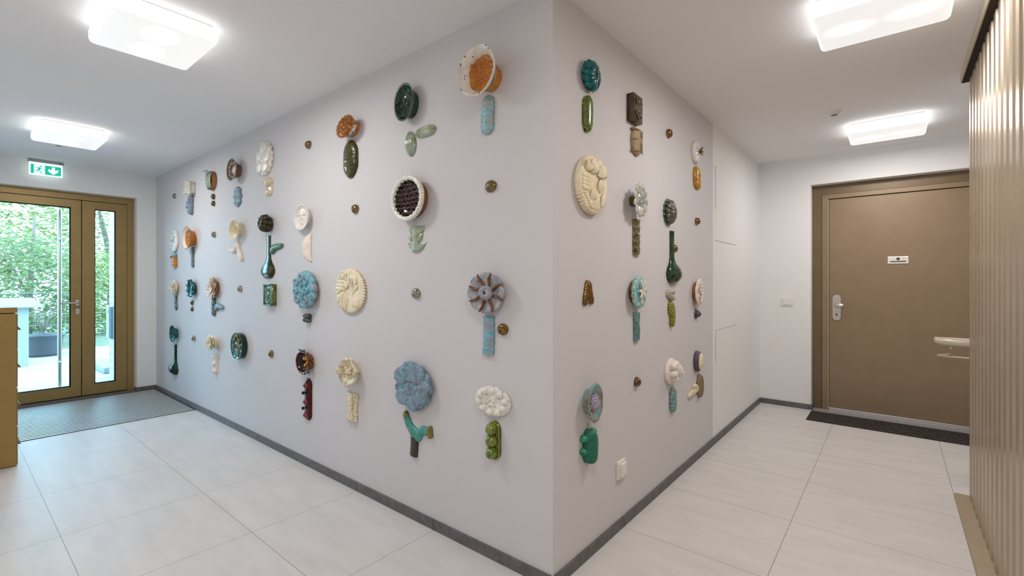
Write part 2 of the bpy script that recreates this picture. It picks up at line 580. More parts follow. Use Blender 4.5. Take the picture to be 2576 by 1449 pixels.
# door leaf of the pictogram, green field cut round the arrow, and the runner
z0, z1 = -0.143, -0.052
gp([(-0.108, z0), (-0.086, z0), (-0.086, z1), (-0.108, z1)])
def seg(p, q, w):
    d = Vector((q[0] - p[0], q[1] - p[1])); d.normalize(); n = Vector((-d.y, d.x)) * w / 2
    gp([(p[0] + n.x, p[1] + n.y), (p[0] - n.x, p[1] - n.y), (q[0] - n.x, q[1] - n.y), (q[0] + n.x, q[1] + n.y)])
gp([(-0.036 + 0.0075 * cos(t * PI / 5), -0.066 + 0.0075 * sin(t * PI / 5)) for t in range(10)])
seg((-0.044, -0.080), (-0.054, -0.104), 0.017)
for p, q, w_ in (((-0.044, -0.078), (-0.068, -0.076), 0.005), ((-0.068, -0.076), (-0.077, -0.088), 0.005), ((-0.042, -0.080), (-0.028, -0.094), 0.005), ((-0.028, -0.094), (-0.012, -0.094), 0.005),
                 ((-0.056, -0.102), (-0.062, -0.119), 0.007), ((-0.062, -0.119), (-0.088, -0.116), 0.006), ((-0.050, -0.102), (-0.030, -0.134), 0.007), ((-0.036, -0.141), (-0.018, -0.141), 0.004)):
    seg(p, q, w_)
gp([(-0.108, z1 - 0.0015), (-0.008, z1 - 0.0015), (-0.008, z1), (-0.108, z1)]); gp([(-0.108, z0), (-0.008, z0), (-0.008, z0 + 0.0015), (-0.108, z0 + 0.0015)])
# green right field as pieces round a white arrow
A = {'l': -0.008, 'r': 0.108}
cx_ = 0.052
gp([(A['l'], z0), (cx_ - 0.036, z0), (cx_ - 0.036, z1), (A['l'], z1)])
gp([(cx_ + 0.036, z0), (A['r'], z0), (A['r'], z1), (cx_ + 0.036, z1)])
gp([(cx_ - 0.036, -0.062), (cx_ + 0.036, -0.062), (cx_ + 0.036, z1), (cx_ - 0.036, z1)])
gp([(cx_ - 0.036, -0.062), (cx_ - 0.036, -0.082), (cx_ - 0.012, -0.094), (cx_ - 0.012, -0.062)][::-1])
gp([(cx_ + 0.036, -0.062), (cx_ + 0.036, -0.082), (cx_ + 0.012, -0.094), (cx_ + 0.012, -0.062)])
gp([(cx_ - 0.036, z0), (cx_, z0), (cx_, -0.136), (cx_ - 0.036, -0.106)][::-1])
gp([(cx_ + 0.036, z0), (cx_, z0), (cx_, -0.136), (cx_ + 0.036, -0.106)])
g.obj('pictogram', m_grn, es, smooth=False)

# ---------------------------------------------------------------- apartment door on the right
YD = 3.908
d2 = empty('door_2', (1.125, YD, 0)); d2['kind'] = 'structure'
def ybox(m, x0, x1, z0, z1, ya, yb):
    return m.box(x0 - 1.125, x1 - 1.125, min(ya, yb), max(ya, yb), z0, z1)
f = M()
ybox(f, 0.452, 0.528, 0.0, 2.188, -0.012, 0.04); ybox(f, 1.72, 1.798, 0, 2.188, -0.012, 0.04); ybox(f, 0.528, 1.72, 2.095, 2.188, -0.012, 0.04)
f.obj('outer_frame', m_bronze_d, d2, 0.003, False)
f = M()
ybox(f, 0.530, 0.580, 0.0, 2.093, -0.022, 0.03); ybox(f, 1.675, 1.718, 0, 2.093, -0.022, 0.03); ybox(f, 0.580, 1.675, 2.052, 2.093, -0.022, 0.03)
f.obj('inner_frame', m_bronze, d2, 0.004, False)
f = M(); ybox(f, 0.5795, 0.584, 0.02, 2.05, -0.020, 0.01)
f.obj('pale_seal', flat('pale_seal', (0.55, 0.47, 0.35), 0.5), d2, smooth=False)
f = M(); ybox(f, 0.586, 1.672, 0.03, 2.048, -0.006, 0.04)
lf2 = f.obj('door_leaf', m_bronze, d2, 0.003, False)
f = M(); ybox(f, 0.582, 1.674, 0.0, 0.028, -0.016, 0.03)
f.obj('aluminium_sill', m_alu, d2, 0.002, False)
f = M(); f.pad(0.034, 0.1235, 0, 0.010, 0.001, N=40, mod=lambda t: 1.0 / max((abs(cos(t)) ** 8 + abs(sin(t)) ** 8), .2) ** (1 / 8) * 1.0)
f = M()
pts = []
for i in range(13):
    a = PI * i / 12
    pts.append((0.034 * cos(a), 0.09 + 0.034 * sin(a)))
for i in range(13):
    a = PI + PI * i / 12
    pts.append((0.034 * cos(a), -0.09 + 0.034 * sin(a)))
f.prism(pts, 0, 0.010)
lp = f.obj('lock_plate', m_steel, lf2, 0.002, False)
lp.matrix_local = Matrix(((1, 0, 0, 0.648 - 1.125), (0, 0, -1, -0.006), (0, 1, 0, 0.997), (0, 0, 0, 1)))
f = M()
f.tube([(0.648 - 1.125, -0.014, 1.020), (0.648 - 1.125, -0.05, 1.020)], 0.012, 10, steps=1)
f.blob((0.672 - 1.125, -0.062, 1.020), 0.043, 0.012, 0.021, 20, 10)
f.obj('door_knob', m_steel, lf2)
f = M(); f.tube([(0.648 - 1.125, -0.015, 0.934), (0.648 - 1.125, -0.020, 0.934)], 0.009, 16, steps=1, round_end=False)
f.box(0.644 - 1.125, 0.652 - 1.125, -0.019, -0.015, 0.918, 0.934)
f.obj('keyhole', flat('keyhole_dark', (0.2, 0.17, 0.14), 0.4, 0.7), lf2)
# spy-hole plate on the door
f = M(); ybox(f, 1.031, 1.178, 1.410, 1.477, -0.013, -0.005)
npl = f.obj('name_plate', flat('pale_steel_plate', (0.82, 0.77, 0.70), 0.35, 0.3), lf2, 0.004, False)
f = M(); ybox(f, 1.049, 1.160, 1.426, 1.436, -0.0145, -0.012); f.obj('name_slot', flat('slot_dark', (0.09, 0.07, 0.05), 0.4), npl, smooth=False)
f = M(); f.tube([(1.105 - 1.125, -0.012, 1.456), (1.105 - 1.125, -0.018, 1.456)], 0.0115, 20, steps=1, round_end=False)
f.obj('spy_hole', m_black, npl)
f = M(); f.tube([(1.105 - 1.125, -0.018, 1.456), (1.105 - 1.125, -0.0205, 1.456)], 0.0045, 14, steps=1); f.obj('lens', m_steel, npl)
m_faint = flat('faint_engraving', (0.45, 0.36, 0.33), 0.5)
f = M()
for zz in (1.4695, 1.463, 1.456, 1.4505):
    ybox(f, 1.139, 1.148, zz - 0.0008, zz + 0.0008, -0.0138, -0.012)
f.obj('bell_mark', m_faint, npl, smooth=False)
# grey threshold tiles
f = M(); f.box(0.464, 1.128, 3.745, 3.892, 0.0004, 0.004); f.box(1.132, 1.79, 3.745, 3.892, 0.0004, 0.004)
struct('trim_2', f, flat('grey_threshold_tile', (0.30, 0.29, 0.29), 0.5))
f = M(); f.box(-0.60, 0.60, -0.185, 0.185, 0.0003, 0.006)
def mat_dark():
    m, nt, b = newmat('dark_speckled_mat')
    v = texco(nt)
    n = nt.nodes.new('ShaderNodeTexVoronoi'); n.inputs['Scale'].default_value = 130
    nt.links.new(v, n.inputs['Vector'])
    r = ramp(nt, [(0.006, 0.005, 0.006), (0.02, 0.016, 0.016), (0.05, 0.04, 0.035), (0.09, 0.06, 0.03)], 0.2, 0.95)
    nt.links.new(n.outputs['Color'], r.inputs[0]); nt.links.new(r.outputs[0], b.inputs['Base Color'])
    b.inputs['Roughness'].default_value = 0.95
    return m
o = f.obj('doormat', mat_dark(), None, smooth=False); o.location = (1.06, 3.552, 0)
tag(o, 'black speckled strip mat on the floor before the brown door', 'doormat')

# ---------------------------------------------------------------- corrugated cladding, right edge
m_clad = glaze('champagne_corrugated_metal', [(0.46, 0.375, 0.275), (0.52, 0.43, 0.32)], 3, 0.3, bump=0, metal=0.6)
cl = empty('metal_cladding', (1.425, 1.0, 0))
tag(cl, 'champagne coloured corrugated metal cladding rising from a plinth at the right edge', 'wall cladding')
m = M()
y0, y1 = -1.5, 2.165
ys = []
y = y1
prof = [(0, 0.0), (0.040, 0.0), (0.050, 0.018), (0.108, 0.018)]
line_ = []
while y > y0:
    for dy, dx in prof:
        line_.append((dx, y - dy))
    y -= 0.118
pts = [(-0.001 - dx, yy - 1.0) for dx, yy in line_]
zt, zb = 2.395, 0.02
k = len(m.v)
for z in (zb, zt):
    for x, yy in pts:
        m.v.append(Vector((x, yy, z)))
n = len(pts)
for i in range(n - 1):
    m.f.append((k + i, k + i + 1, k + n + i + 1, k + n + i))
# back so that the sheet is a solid with depth
kb = len(m.v)
for z in (zb, zt):
    for x, yy in pts:
        m.v.append(Vector((x + 0.003, yy, z)))
for i in range(n - 1):
    m.f.append((kb + n + i, kb + n + i + 1, kb + i + 1, kb + i))
    m.f.append((k + n + i, k + n + i + 1, kb + n + i + 1, kb + n + i))
    m.f.append((kb + i, kb + i + 1, k + i + 1, k + i))
m.f.append((k, k + n, kb + n, kb)); m.f.append((k + n - 1, kb + n - 1, kb + 2 * n - 1, k + 2 * n - 1))
m.obj('corrugated_sheet', m_clad, cl, smooth=False)
M().box(-0.078, 0.0, -2.5, 1.165, 0.0, 0.02).obj('plinth', glaze('champagne_plinth', [(0.40, 0.32, 0.22), (0.43, 0.345, 0.24)], 4, 0.5, bump=0, metal=0.3), cl, 0.002, False)
M().box(-0.052, -0.046, -2.5, 1.165, 2.40, H - 0.0005).obj('edge_strip', flat('cream_strip', (0.62, 0.54, 0.42), 0.5), cl, smooth=False)
M().box(-0.046, 0.0, -2.5, 1.165, 2.397, H - 0.0005).obj('shadow_gap', flat('dark_gap', (0.03, 0.02, 0.012), 0.9), cl, smooth=False)

# handrail in the alcove
hr = empty('handrail', (2.6, 2.62, 0.85))
tag(hr, 'cream handrail with a looped end reaching past the corrugated cladding', 'handrail')
m_rail = flat('cream_rail', (0.56, 0.47, 0.35), 0.3, coat=0.3)
h = M()
h.tube([(-0.02, 0.13, 0.0), (-1.19, 0.13, 0.0), (-1.27, 0.10, 0), (-1.295, 0.05, 0), (-1.27, 0.0, 0), (-1.20, -0.02, 0), (-1.135, -0.02, 0.0)], 0.0205, 16, steps=5)
h.obj('rail_tube', m_rail, hr)
h = M(); h.tube([(-1.235, 0.0, -0.018), (-1.235, 0.0, -0.075), (-1.215, 0.0, -0.095), (-0.02, 0.0, -0.095)], 0.0055, 8)
h.obj('support_rod', m_rail, hr)

# ---------------------------------------------------------------- drawer cabinet, left edge
cb = empty('drawer_cabinet', (-3.84, -1.575, 0))
tag(cb, 'low bronze metal cabinet with handle lips on its fronts at the left edge', 'cabinet')
m_cab = glaze('bronze_cabinet_metal', [(0.36, 0.235, 0.08), (0.39, 0.26, 0.09)], 5, 0.4, bump=0, metal=0.4)
M().box(-0.32, 0.32, -0.32, 0.318, 0.004, 1.032).obj('body', m_cab, cb, 0.002, False)
M().box(-0.32, 0.32, -0.32, 0.322, 1.038, 1.075).obj('lid', m_cab, cb, 0.002, False)
for i, zc in enumerate((0.16, 0.42, 0.68, 0.935)):
    o = M().box(-0.315, 0.315, 0.3185, 0.324, zc - 0.145 if i else 0.01, zc + 0.105 if i < 3 else 1.03).obj('drawer_front', m_cab, cb, 0.001, False)
    l = M()
    p = [(0.3235, zc + 0.012), (0.338, zc - 0.010), (0.338, zc - 0.016), (0.3235, zc - 0.012)]
    for x in (-0.31, 0.316):
        for yy, zz in p:
            l.v.append(Vector((x, yy, zz)))
    l.f += [(0, 1, 2, 3), (7, 6, 5, 4)] + [(i_, 4 + i_, 4 + (i_ + 1) % 4, (i_ + 1) % 4) for i_ in range(4)]
    l.obj('handle_lip', m_bronze_d, o, smooth=False)

# ---------------------------------------------------------------- ceiling lamps
m_diff, _nt, _b = newmat('lit_opal_diffuser')
_b.inputs['Base Color'].default_value = (0.5, 0.5, 0.5, 1); _b.inputs['Roughness'].default_value = 0.3
_b.inputs['Emission Color'].default_value = (1.0, 0.995, 0.985, 1)
def _hot(x):
    """two tubes glow through the opal cover"""
    mp = _nt.nodes.new('ShaderNodeMapping'); mp.vector_type = 'POINT'
    mp.inputs['Location'].default_value = (-x * 9.0, 0, 0); mp.inputs['Scale'].default_value = (9.0, 13.0, 0.0)
    _nt.links.new(_tc, mp.inputs[0])
    g = _nt.nodes.new('ShaderNodeTexGradient'); g.gradient_type = 'SPHERICAL'; _nt.links.new(mp.outputs[0], g.inputs[0])
    return g.outputs['Fac']
_tc = texco(_nt)
_ad = _nt.nodes.new('ShaderNodeMath'); _ad.operation = 'ADD'; _nt.links.new(_hot(-0.11), _ad.inputs[0]); _nt.links.new(_hot(0.11), _ad.inputs[1])
_mr = _nt.nodes.new('ShaderNodeMath'); _mr.operation = 'MULTIPLY_ADD'; _nt.links.new(_ad.outputs[0], _mr.inputs[0]); _mr.inputs[1].default_value = 0.4; _mr.inputs[2].default_value = DIFFUSER_GLOW
_ge = _nt.nodes.new('ShaderNodeNewGeometry'); _sx = _nt.nodes.new('ShaderNodeSeparateXYZ'); _nt.links.new(_ge.outputs['Normal'], _sx.inputs[0])
_rg = _nt.nodes.new('ShaderNodeMapRange'); _rg.inputs['From Min'].default_value = -0.2; _rg.inputs['From Max'].default_value = -0.9
_rg.inputs['To Min'].default_value = DIFFUSER_GLOW * 3.6
_nt.links.new(_sx.outputs[2], _rg.inputs[0]); _nt.links.new(_mr.outputs[0], _rg.inputs['To Max'])
_nt.links.new(_rg.outputs[0], _b.inputs['Emission Strength'])
opal = bpy.data.collections.new('opal_covers')
m_lplate = flat('white_lamp_plate', (0.75, 0.75, 0.75), 0.4)
def ceiling_lamp(x, y, label):
    t = empty('ceiling_lamp', (x, y, H))
    tag(t, label, 'ceiling lamp', 'ceiling lamps')
    M().box(-0.215, 0.215, -0.18, 0.18, -0.014, -0.0005).obj('base_plate', m_lplate, t, 0.003, False)
    M().box(-0.235, 0.235, -0.20, 0.20, -0.085, -0.012).obj('diffuser', m_diff, t, 0.022, True, 4)
    opal.objects.link(t.children[-1])
    ld = bpy.data.lights.new('lamp_light', 'AREA'); ld.shape = 'RECTANGLE'; ld.size = 0.42; ld.size_y = 0.36; ld.energy = LAMP_POWER; ld.color = LAMP_COLOR[:3]
    lo = bpy.data.objects.new('lamp_light', ld); COL.objects.link(lo); lo.parent = t; lo.location = (0, 0, -0.05)
    lo.light_linking.blocker_collection = opal
ceiling_lamp(-1.64, -0.94, 'glowing white box ceiling lamp over the middle of the corridor to the glazed door')
ceiling_lamp(-4.035, -0.93, 'glowing white box ceiling lamp just before the green escape sign')
ceiling_lamp(1.03, 0.985, 'glowing white box ceiling lamp cut by the top of the picture on the right')
ceiling_lamp(1.03, 3.03, 'glowing white box ceiling lamp just before the brown door')

ceiling_lamp(1.03, -1.10, 'added unseen fill lamp over the hall where the two corridors meet')  # extra out-of-view lamp, added to brighten the junction

for co in opal.collection_objects:      # the opal covers let their own lamps through
    co.light_linking.link_state = 'EXCLUDE'

def detector(x, y, label):
    t = empty('smoke_detector', (x, y, H)); tag(t, label, 'smoke detector', 'smoke detectors')
    M().lathe([(1, 0), (1, -0.005), (0.92, -0.009), (0.80, -0.011)], 0.05, 0.05, 28).obj('base', m_plastic, t)
    M().lathe([(1, -0.008), (1, -0.016), (0.85, -0.021)], 0.036, 0.036, 28).obj('sensor_head', m_plastic, t)
    M().lathe([(1, -0.015), (1.0, -0.0215), (0.9, -0.023)], 0.022, 0.022, 24).obj('grille', flat('grille_grey', (0.25, 0.23, 0.21), 0.5), t)
detector(0.745, 2.47, 'round white smoke detector beside the lamp by the brown door')
detector(-4.60, -0.93, 'round white smoke detector half hidden behind the lamp near the escape sign')

# ---------------------------------------------------------------- access hatches and switches
def hatch(label, y0, y1, z0, z1, sides):
    t = empty('access_panel', (0.0, (y0 + y1) / 2, z0)); tag(t, label, 'access panel', 'access panels')
    yc = (y0 + y1) / 2
    M().box(0.0002, 0.0016, y0 - yc, y1 - yc, 0, z1 - z0).obj('panel_leaf', m_white, t, smooth=False)
    g = M(); w_ = 0.002
    if 'l' in sides: g.box(0.0002, 0.0019, y0 - yc - w_, y0 - yc, sides['l'][0] - z0, sides['l'][1] - z0)
    if 't' in sides: g.box(0.0002, 0.0019, y0 - yc, sides['t'] - yc, z1 - z0, z1 - z0 + w_)
    if 'b' in sides: g.box(0.0002, 0.0019, y0 - yc, sides['b'] - yc, -w_, 0)
    g.obj('gap', flat('gap_grey', (0.22, 0.20, 0.19), 0.8), t, smooth=False)
hatch('tall flush white access panel high on the white wall', 2.235, 2.85, 1.57, 2.15, {'l': (1.82, 2.15), 'b': 2.82})
hatch('flush white access panel low on the white wall', 2.245, 2.87, 0.10, 0.868, {'l': (0.62, 0.868), 't': 2.87})

def wallmat(side, u, v, n=0.0):
    if side == 'L':    # faces -y
        return Matrix(((1, 0, 0, u), (0, 0, -1, -n), (0, 1, 0, v), (0, 0, 0, 1)))
    if side == 'R':    # faces +x
        return Matrix(((0, 0, 1, n), (1, 0, 0, u), (0, 1, 0, v), (0, 0, 0, 1)))
    return Matrix(((1, 0, 0, u), (0, 0, -1, 3.788 - n), (0, 1, 0, v), (0, 0, 0, 1)))
sw = empty('light_switch'); sw.matrix_world = wallmat('E', 0.250, 1.048)
tag(sw, 'white double rocker switch on the white wall left of the brown door', 'light switch')
M().box(-0.052, 0.052, -0.042, 0.042, 0, 0.009).obj('frame', m_plastic, sw, 0.002, False)
M().box(-0.033, 0.035, -0.029, 0.031, 0.008, 0.014).obj('rocker', m_plastic, sw, 0.002, False)
sw = empty('key_switch'); sw.matrix_world = wallmat('R', 0.600, 0.300)
tag(sw, 'small white socket with a lockable cover low on the grey wall', 'wall socket')
M().box(-0.042, 0.042, -0.042, 0.046, 0, 0.014).obj('frame', m_plastic, sw, 0.002, False)
M().box(-0.026, 0.030, -0.032, 0.034, 0.013, 0.024).obj('cover', m_plastic, sw, 0.002, False)
M().lathe([(1, 0.022), (1, 0.026), (0.8, 0.027)], 0.006, 0.006, 16, cx=0.012, cy=-0.026).obj('lock', m_steel, sw)

# ---------------------------------------------------------------- outside the entrance door
m_terr = glaze('pale_terrace_slabs', [(0.30, 0.30, 0.29), (0.34, 0.34, 0.33)], 3, 0.6, bump=0.1)
struct('terrace_floor', M().box(-11.0, -5.74, -5.0, 3.0, -0.12, -0.02), m_terr)
g = M()
for i in range(1, 6):
    x = -5.74 - 0.9 * i
    g.box(x - 0.003, x + 0.003, -5.0, 3.0, -0.0205, -0.0185)
for i in range(-5, 4):
    y = -0.35 + 0.9 * i
    g.box(-11.0, -5.74, y - 0.003, y + 0.003, -0.0205, -0.0185)
struct('terrace_joints', g, flat('joint_grey', (0.20, 0.20, 0.20), 0.8))
struct('garden_ground', M().box(-26, -11.0, -14.0, 10.0, -0.3, -0.06), glaze('ground_earth', [(0.10, 0.12, 0.05), (0.16, 0.15, 0.08)], 3, 0.9))
struct('building_wall_outside', M().box(-5.86, -5.72, 0.0, 3.0, -0.1, 3.2), m_white)

# white perforated screen beside the door, with an intercom
ps = empty('perforated_screen', (-6.6, -0.15, 0))
tag(ps, 'white perforated metal screen standing outside the narrow door glass', 'screen')
M().box(-0.52, 0.62, 0.0, 0.05, -0.019, 2.7).obj('sheet', flat('white_sheet', (0.34, 0.33, 0.32), 0.5), ps, 0.002, False)
s = M()
for r in range(27):
    for c in range(9):
        x = -0.46 + c * 0.12
        z = 0.10 + r * 0.095
        t = 0.016 if (c + r) % 2 else -0.016
        for e in ((x - t * 1.0, z - 0.022, x + t * 1.0, z + 0.022),):
            k = len(s.v)
            for yy in (-0.0012, 0.001):
                for dx, dz in ((e[0] - 0.007, e[1]), (e[0] + 0.007, e[1]), (e[2] + 0.007, e[3]), (e[2] - 0.007, e[3])):
                    s.v.append(Vector((dx, yy, dz)))
            s.f += [(k, k + 1, k + 2, k + 3), (k + 7, k + 6, k + 5, k + 4)] + [(k + i, k + 4 + i, k + 4 + (i + 1) % 4, k + (i + 1) % 4) for i in range(4)]
s.obj('slot_pattern', flat('slot_shadow', (0.01, 0.01, 0.01), 0.7), ps, smooth=False)
it = M(); it.box(-0.505, -0.12, -0.035, -0.0015, 0.50, 0.93)
ic = it.obj('intercom_box', flat('pale_intercom', (0.26, 0.26, 0.26), 0.4), ps, 0.003, False)
M().box(-0.285, -0.125, -0.045, -0.034, 0.51, 0.92).obj('black_panel', flat('intercom_black', (0.03, 0.035, 0.05), 0.25), ic, 0.002, False)
M().box(-0.40, -0.36, -0.038, -0.034, 0.83, 0.87).obj('camera_window', flat('cam_grey', (0.1, 0.1, 0.12), 0.3), ic, smooth=False)
kb_ = M().box(-0.55, 0.45, -0.12, 0.10, -0.019, 0.07).obj('stone_curb', flat('pale_curb', (0.20, 0.21, 0.21), 0.7), None, 0.02, True, 3)
kb_.location = (-7.75, -0.06, 0)
tag(kb_, 'pale low stone curb on the terrace behind the perforated screen', 'curb')

# white letterbox column with a flared tray on top
lc = empty('letterbox_column', (-9.2, -1.05, -0.02))
tag(lc, 'white rectangular column with a flared tray on top seen through the wide glass', 'column')
m_wc = flat('white_coated_metal', (0.27, 0.26, 0.25), 0.45)
M().box(-0.16, 0.16, -0.31, 0.30, 0.001, 0.90).obj('column_body', m_wc, lc, 0.004, False)
m = M()
for q in (((-0.17, -0.34), (0.17, -0.34), (0.26, -0.46), (-0.26, -0.46)),
          ((0.17, -0.34), (0.17, 0.33), (0.26, 0.46), (0.26, -0.46)),
          ((0.17, 0.33), (-0.17, 0.33), (-0.26, 0.46), (0.26, 0.46)),
          ((-0.17, 0.33), (-0.17, -0.34), (-0.26, -0.46), (-0.26, 0.46))):
    k = len(m.v)
    for dz in (0.0, -0.02):
        m.v += [Vector((q[0][0], q[0][1], 1.02 + dz)), Vector((q[1][0], q[1][1], 1.02 + dz)), Vector((q[2][0], q[2][1], 0.90 + dz)), Vector((q[3][0], q[3][1], 0.90 + dz))]
    m.f += [(k, k + 1, k + 2, k + 3), (k + 7, k + 6, k + 5, k + 4), (k, k + 3, k + 7, k + 4), (k + 1, k + 5, k + 6, k + 2), (k + 3, k + 2, k + 6, k + 7), (k, k + 4, k + 5, k + 1)]
m.box(-0.17, 0.17, -0.34, 0.33, 0.955, 0.975)
m.obj('flared_tray', m_wc, lc, smooth=False)

# plant tub with a bare shrub
tb = empty('plant_tub', (-10.2, -0.48, -0.02))
tag(tb, 'round dark grey plant tub on the terrace beside the white column', 'planter')
m = M(); m.lathe([(0.80, 0.001), (0.84, 0.05), (0.92, 0.30), (1.0, 0.335), (1.03, 0.36), (0.97, 0.37), (0.90, 0.34), (0.88, 0.30)], 0.27, 0.27, 36, cap0=True)
m.obj('tub', flat('tub_grey', (0.045, 0.045, 0.05), 0.5), tb)
m = M(); m.lathe([(0.88, 0.305), (0.5, 0.32)], 0.27, 0.27, 24); m.jit(0.012, 20).obj('gravel', flat('pale_gravel', (0.28, 0.28, 0.26), 0.9), tb)
rnd = random.Random(4)
def leafmat(name, c1, c2, tr=0.35):
    m = bpy.data.materials.new(name); m.use_nodes = True
    nt = m.node_tree; b = nt.nodes['Principled BSDF']
    r = ramp(nt, [c1, c2], 0.25, 0.75)
    nt.links.new(noise_tex(nt, texco(nt), 4, 4), r.inputs[0])
    nt.links.new(r.outputs[0], b.inputs['Base Color'])
    b.inputs['Roughness'].default_value = 0.6
    t = nt.nodes.new('ShaderNodeBsdfTranslucent'); nt.links.new(r.outputs[0], t.inputs[0])
    mx = nt.nodes.new('ShaderNodeMixShader'); mx.inputs[0].default_value = tr
    nt.links.new(b.outputs[0], mx.inputs[1]); nt.links.new(t.outputs[0], mx.inputs[2])
    nt.links.new(mx.outputs[0], nt.nodes['Material Output'].inputs[0])
    return m
m_bark = flat('pale_bark', (0.16, 0.11, 0.08), 0.85)
sh = empty('potted_shrub', (-10.2, -0.48, 0.36)); tag(sh, 'bare twiggy shrub growing in the round grey tub', 'shrub')
br = M()
for i in range(16):
    a = rnd.uniform(0, 2 * PI); l = rnd.uniform(0.35, 0.75)
    br.tube([(0, 0, 0), (0.08 * cos(a), 0.10 * sin(a), l * 0.5), (0.22 * cos(a), 0.30 * sin(a), l)], [0.007, 0.004, 0.002], 5, steps=2, up=(1, 0.2, 0))
br.obj('branches', m_bark, sh)

def leaf_cloud(n, cx, cy, cz, rx, ry, rz, size, rnd, shell=0.45, droop=0.3):
    v, f = [], []
    for i in range(n):
        while True:
            x, y, z = rnd.uniform(-1, 1), rnd.uniform(-1, 1), rnd.uniform(-1, 1)
            q = math.sqrt(x * x + y * y + z * z)
            if shell < q <= 1:
                break
        wob = 1 + 0.25 * noise.noise(Vector((x * 2.3 + cx, y * 2.3 + cy, z * 2.3)))
        p = Vector((cx + x * rx * wob, cy + y * ry * wob, cz + z * rz * wob))
        s_ = size * rnd.uniform(0.6, 1.4)
        nrm = Vector((rnd.uniform(0.1, 1) , rnd.uniform(-0.6, 0.6), rnd.uniform(0.2, 1))).normalized()
        a = nrm.cross(Vector((0, 0, 1))).normalized()
        b_ = nrm.cross(a)
        th_ = rnd.uniform(-0.9, 0.9)
        d = a * cos(th_) + b_ * sin(th_); e = -a * sin(th_) + b_ * cos(th_)
        k = len(v)
        v += [p - d * s_, p + e * s_ * 0.38 + nrm * s_ * 0.06, p + d * s_, p - e * s_ * 0.38 + nrm * s_ * 0.06]
        f += [(k, k + 1, k + 2), (k, k + 2, k + 3)]
    return v, f
def tree(name, cat, label, x, y, blobs, mat, size, seed, trunk, group):
    rnd = random.Random(seed)
    t = empty(name, (x, y, -0.06)); tag(t, label, cat, group)
    v, f = [], []
    for n, cx, cy, cz, rx, ry, rz in blobs:
        a, b_ = leaf_cloud(n, cx, cy, cz, rx, ry, rz, size, rnd)
        k = len(v); v += a; f += [tuple(k + i for i in q) for q in b_]
    me = bpy.data.meshes.new('foliage'); me.from_pydata([tuple(p) for p in v], [], f); me.materials.append(mat)
    o = bpy.data.objects.new('foliage', me); COL.objects.link(o); o.parent = t
    m = M()
    for pts, rr in trunk:
        m.tube(pts, rr, 7, steps=3, up=(1, 0.1, 0))
    m.obj('trunk', m_bark, t)
gA = leafmat('leaf_green', (0.10, 0.135, 0.025), (0.30, 0.30, 0.07))
gB = leafmat('leaf_yellow_green', (0.28, 0.26, 0.05), (0.55, 0.42, 0.14))
gC = leafmat('leaf_blue_green', (0.07, 0.10, 0.03), (0.24, 0.25, 0.08))
TR = [([(0, 0, 0), (0.05, 0.03, 1.2), (0, 0.1, 2.6)], [0.07, 0.05, 0.02]), ([(0.05, 0.03, 1.0), (0.2, -0.35, 1.9)], [0.03, 0.01])]
tree('hedge_shrub', 'shrub', 'dense green hedge shrub behind the fence above the plant tub', -12.3, -0.5, [(5200, 0, 0, 1.15, 0.75, 1.1, 1.15)], gC, 0.050, 1, TR, 'shrubs behind the fence')
tree('hedge_shrub', 'shrub', 'green hedge shrub behind the fence seen above the white column', -14.1, -2.1, [(4200, 0, 0, 1.2, 0.75, 1.1, 1.2)], gA, 0.052, 2, TR, 'shrubs behind the fence')
tree('hedge_shrub', 'shrub', 'leafy green shrub behind the fence seen through the narrow glass', -14.1, 1.05, [(4200, 0, 0, 1.0, 0.8, 1.0, 1.2)], gA, 0.055, 3, TR, 'shrubs behind the fence')
tree('garden_tree', 'tree', 'bright green tree behind the hedge filling the wide door glass', -16.6, -1.0, [(5600, 0, 0, 2.8, 1.0, 2.0, 1.9), (2200, 0.2, 1.1, 4.4, 0.9, 1.2, 1.0)], gA, 0.065, 4, TR, 'trees behind the hedge')
tree('garden_tree', 'tree', 'yellow green tree behind the hedge at the left of the wide glass', -19.0, -3.9, [(4200, 0, 0, 2.8, 1.0, 1.7, 1.6)], gB, 0.070, 5, TR, 'trees behind the hedge')
tree('garden_tree', 'tree', 'tall green tree behind the hedge seen through the narrow glass', -19.2, 2.2, [(6000, 0, 0, 3.0, 1.0, 2.0, 2.6)], gC, 0.065, 6, TR + [([(0, -0.2, 0), (0.1, -0.25, 2.0), (0, -0.5, 3.6)], [0.12, 0.09, 0.05])], 'trees behind the hedge')

# double rod mesh fence
fe = empty('mesh_fence', (-11.1, 0, -0.02)); tag(fe, 'pale green wire mesh fence along the far edge of the terrace', 'fence')
m_wire = flat('fence_green', (0.17, 0.20, 0.17), 0.45)
for y in (-3.2, -1.45, 0.30, 2.05):
    M().box(-0.02, 0.02, y - 0.03, y + 0.03, 0.0, 2.6 if y == 0.30 else 1.1).obj('post', m_wire, fe, 0.003, False)
m = M()
for i in range(6):
    z = 0.06 + 0.2 * i
    m.box(0.022, 0.030, -4.9, 3.0, z - 0.004, z + 0.004)
    m.box(0.034, 0.040, -4.9, 3.0, z - 0.004, z + 0.004)
for z in (1.26, 1.5):
    m.box(0.022, 0.030, -0.6, 0.30, z - 0.003, z + 0.003)
y = -4.9
while y < 3.0:
    m.box(0.030, 0.034, y - 0.002, y + 0.002, 0.04, 1.08)
    y += 0.10
m.obj('wire_mesh', m_wire, fe, smooth=False)

# ---------------------------------------------------------------- ceramics on the two art walls
def c8(r, g, b):
    return tuple((x / 255 / 12.92) if x <= 10 else ((x / 255 + 0.055) / 1.055) ** 2.4 for x in (r, g, b))
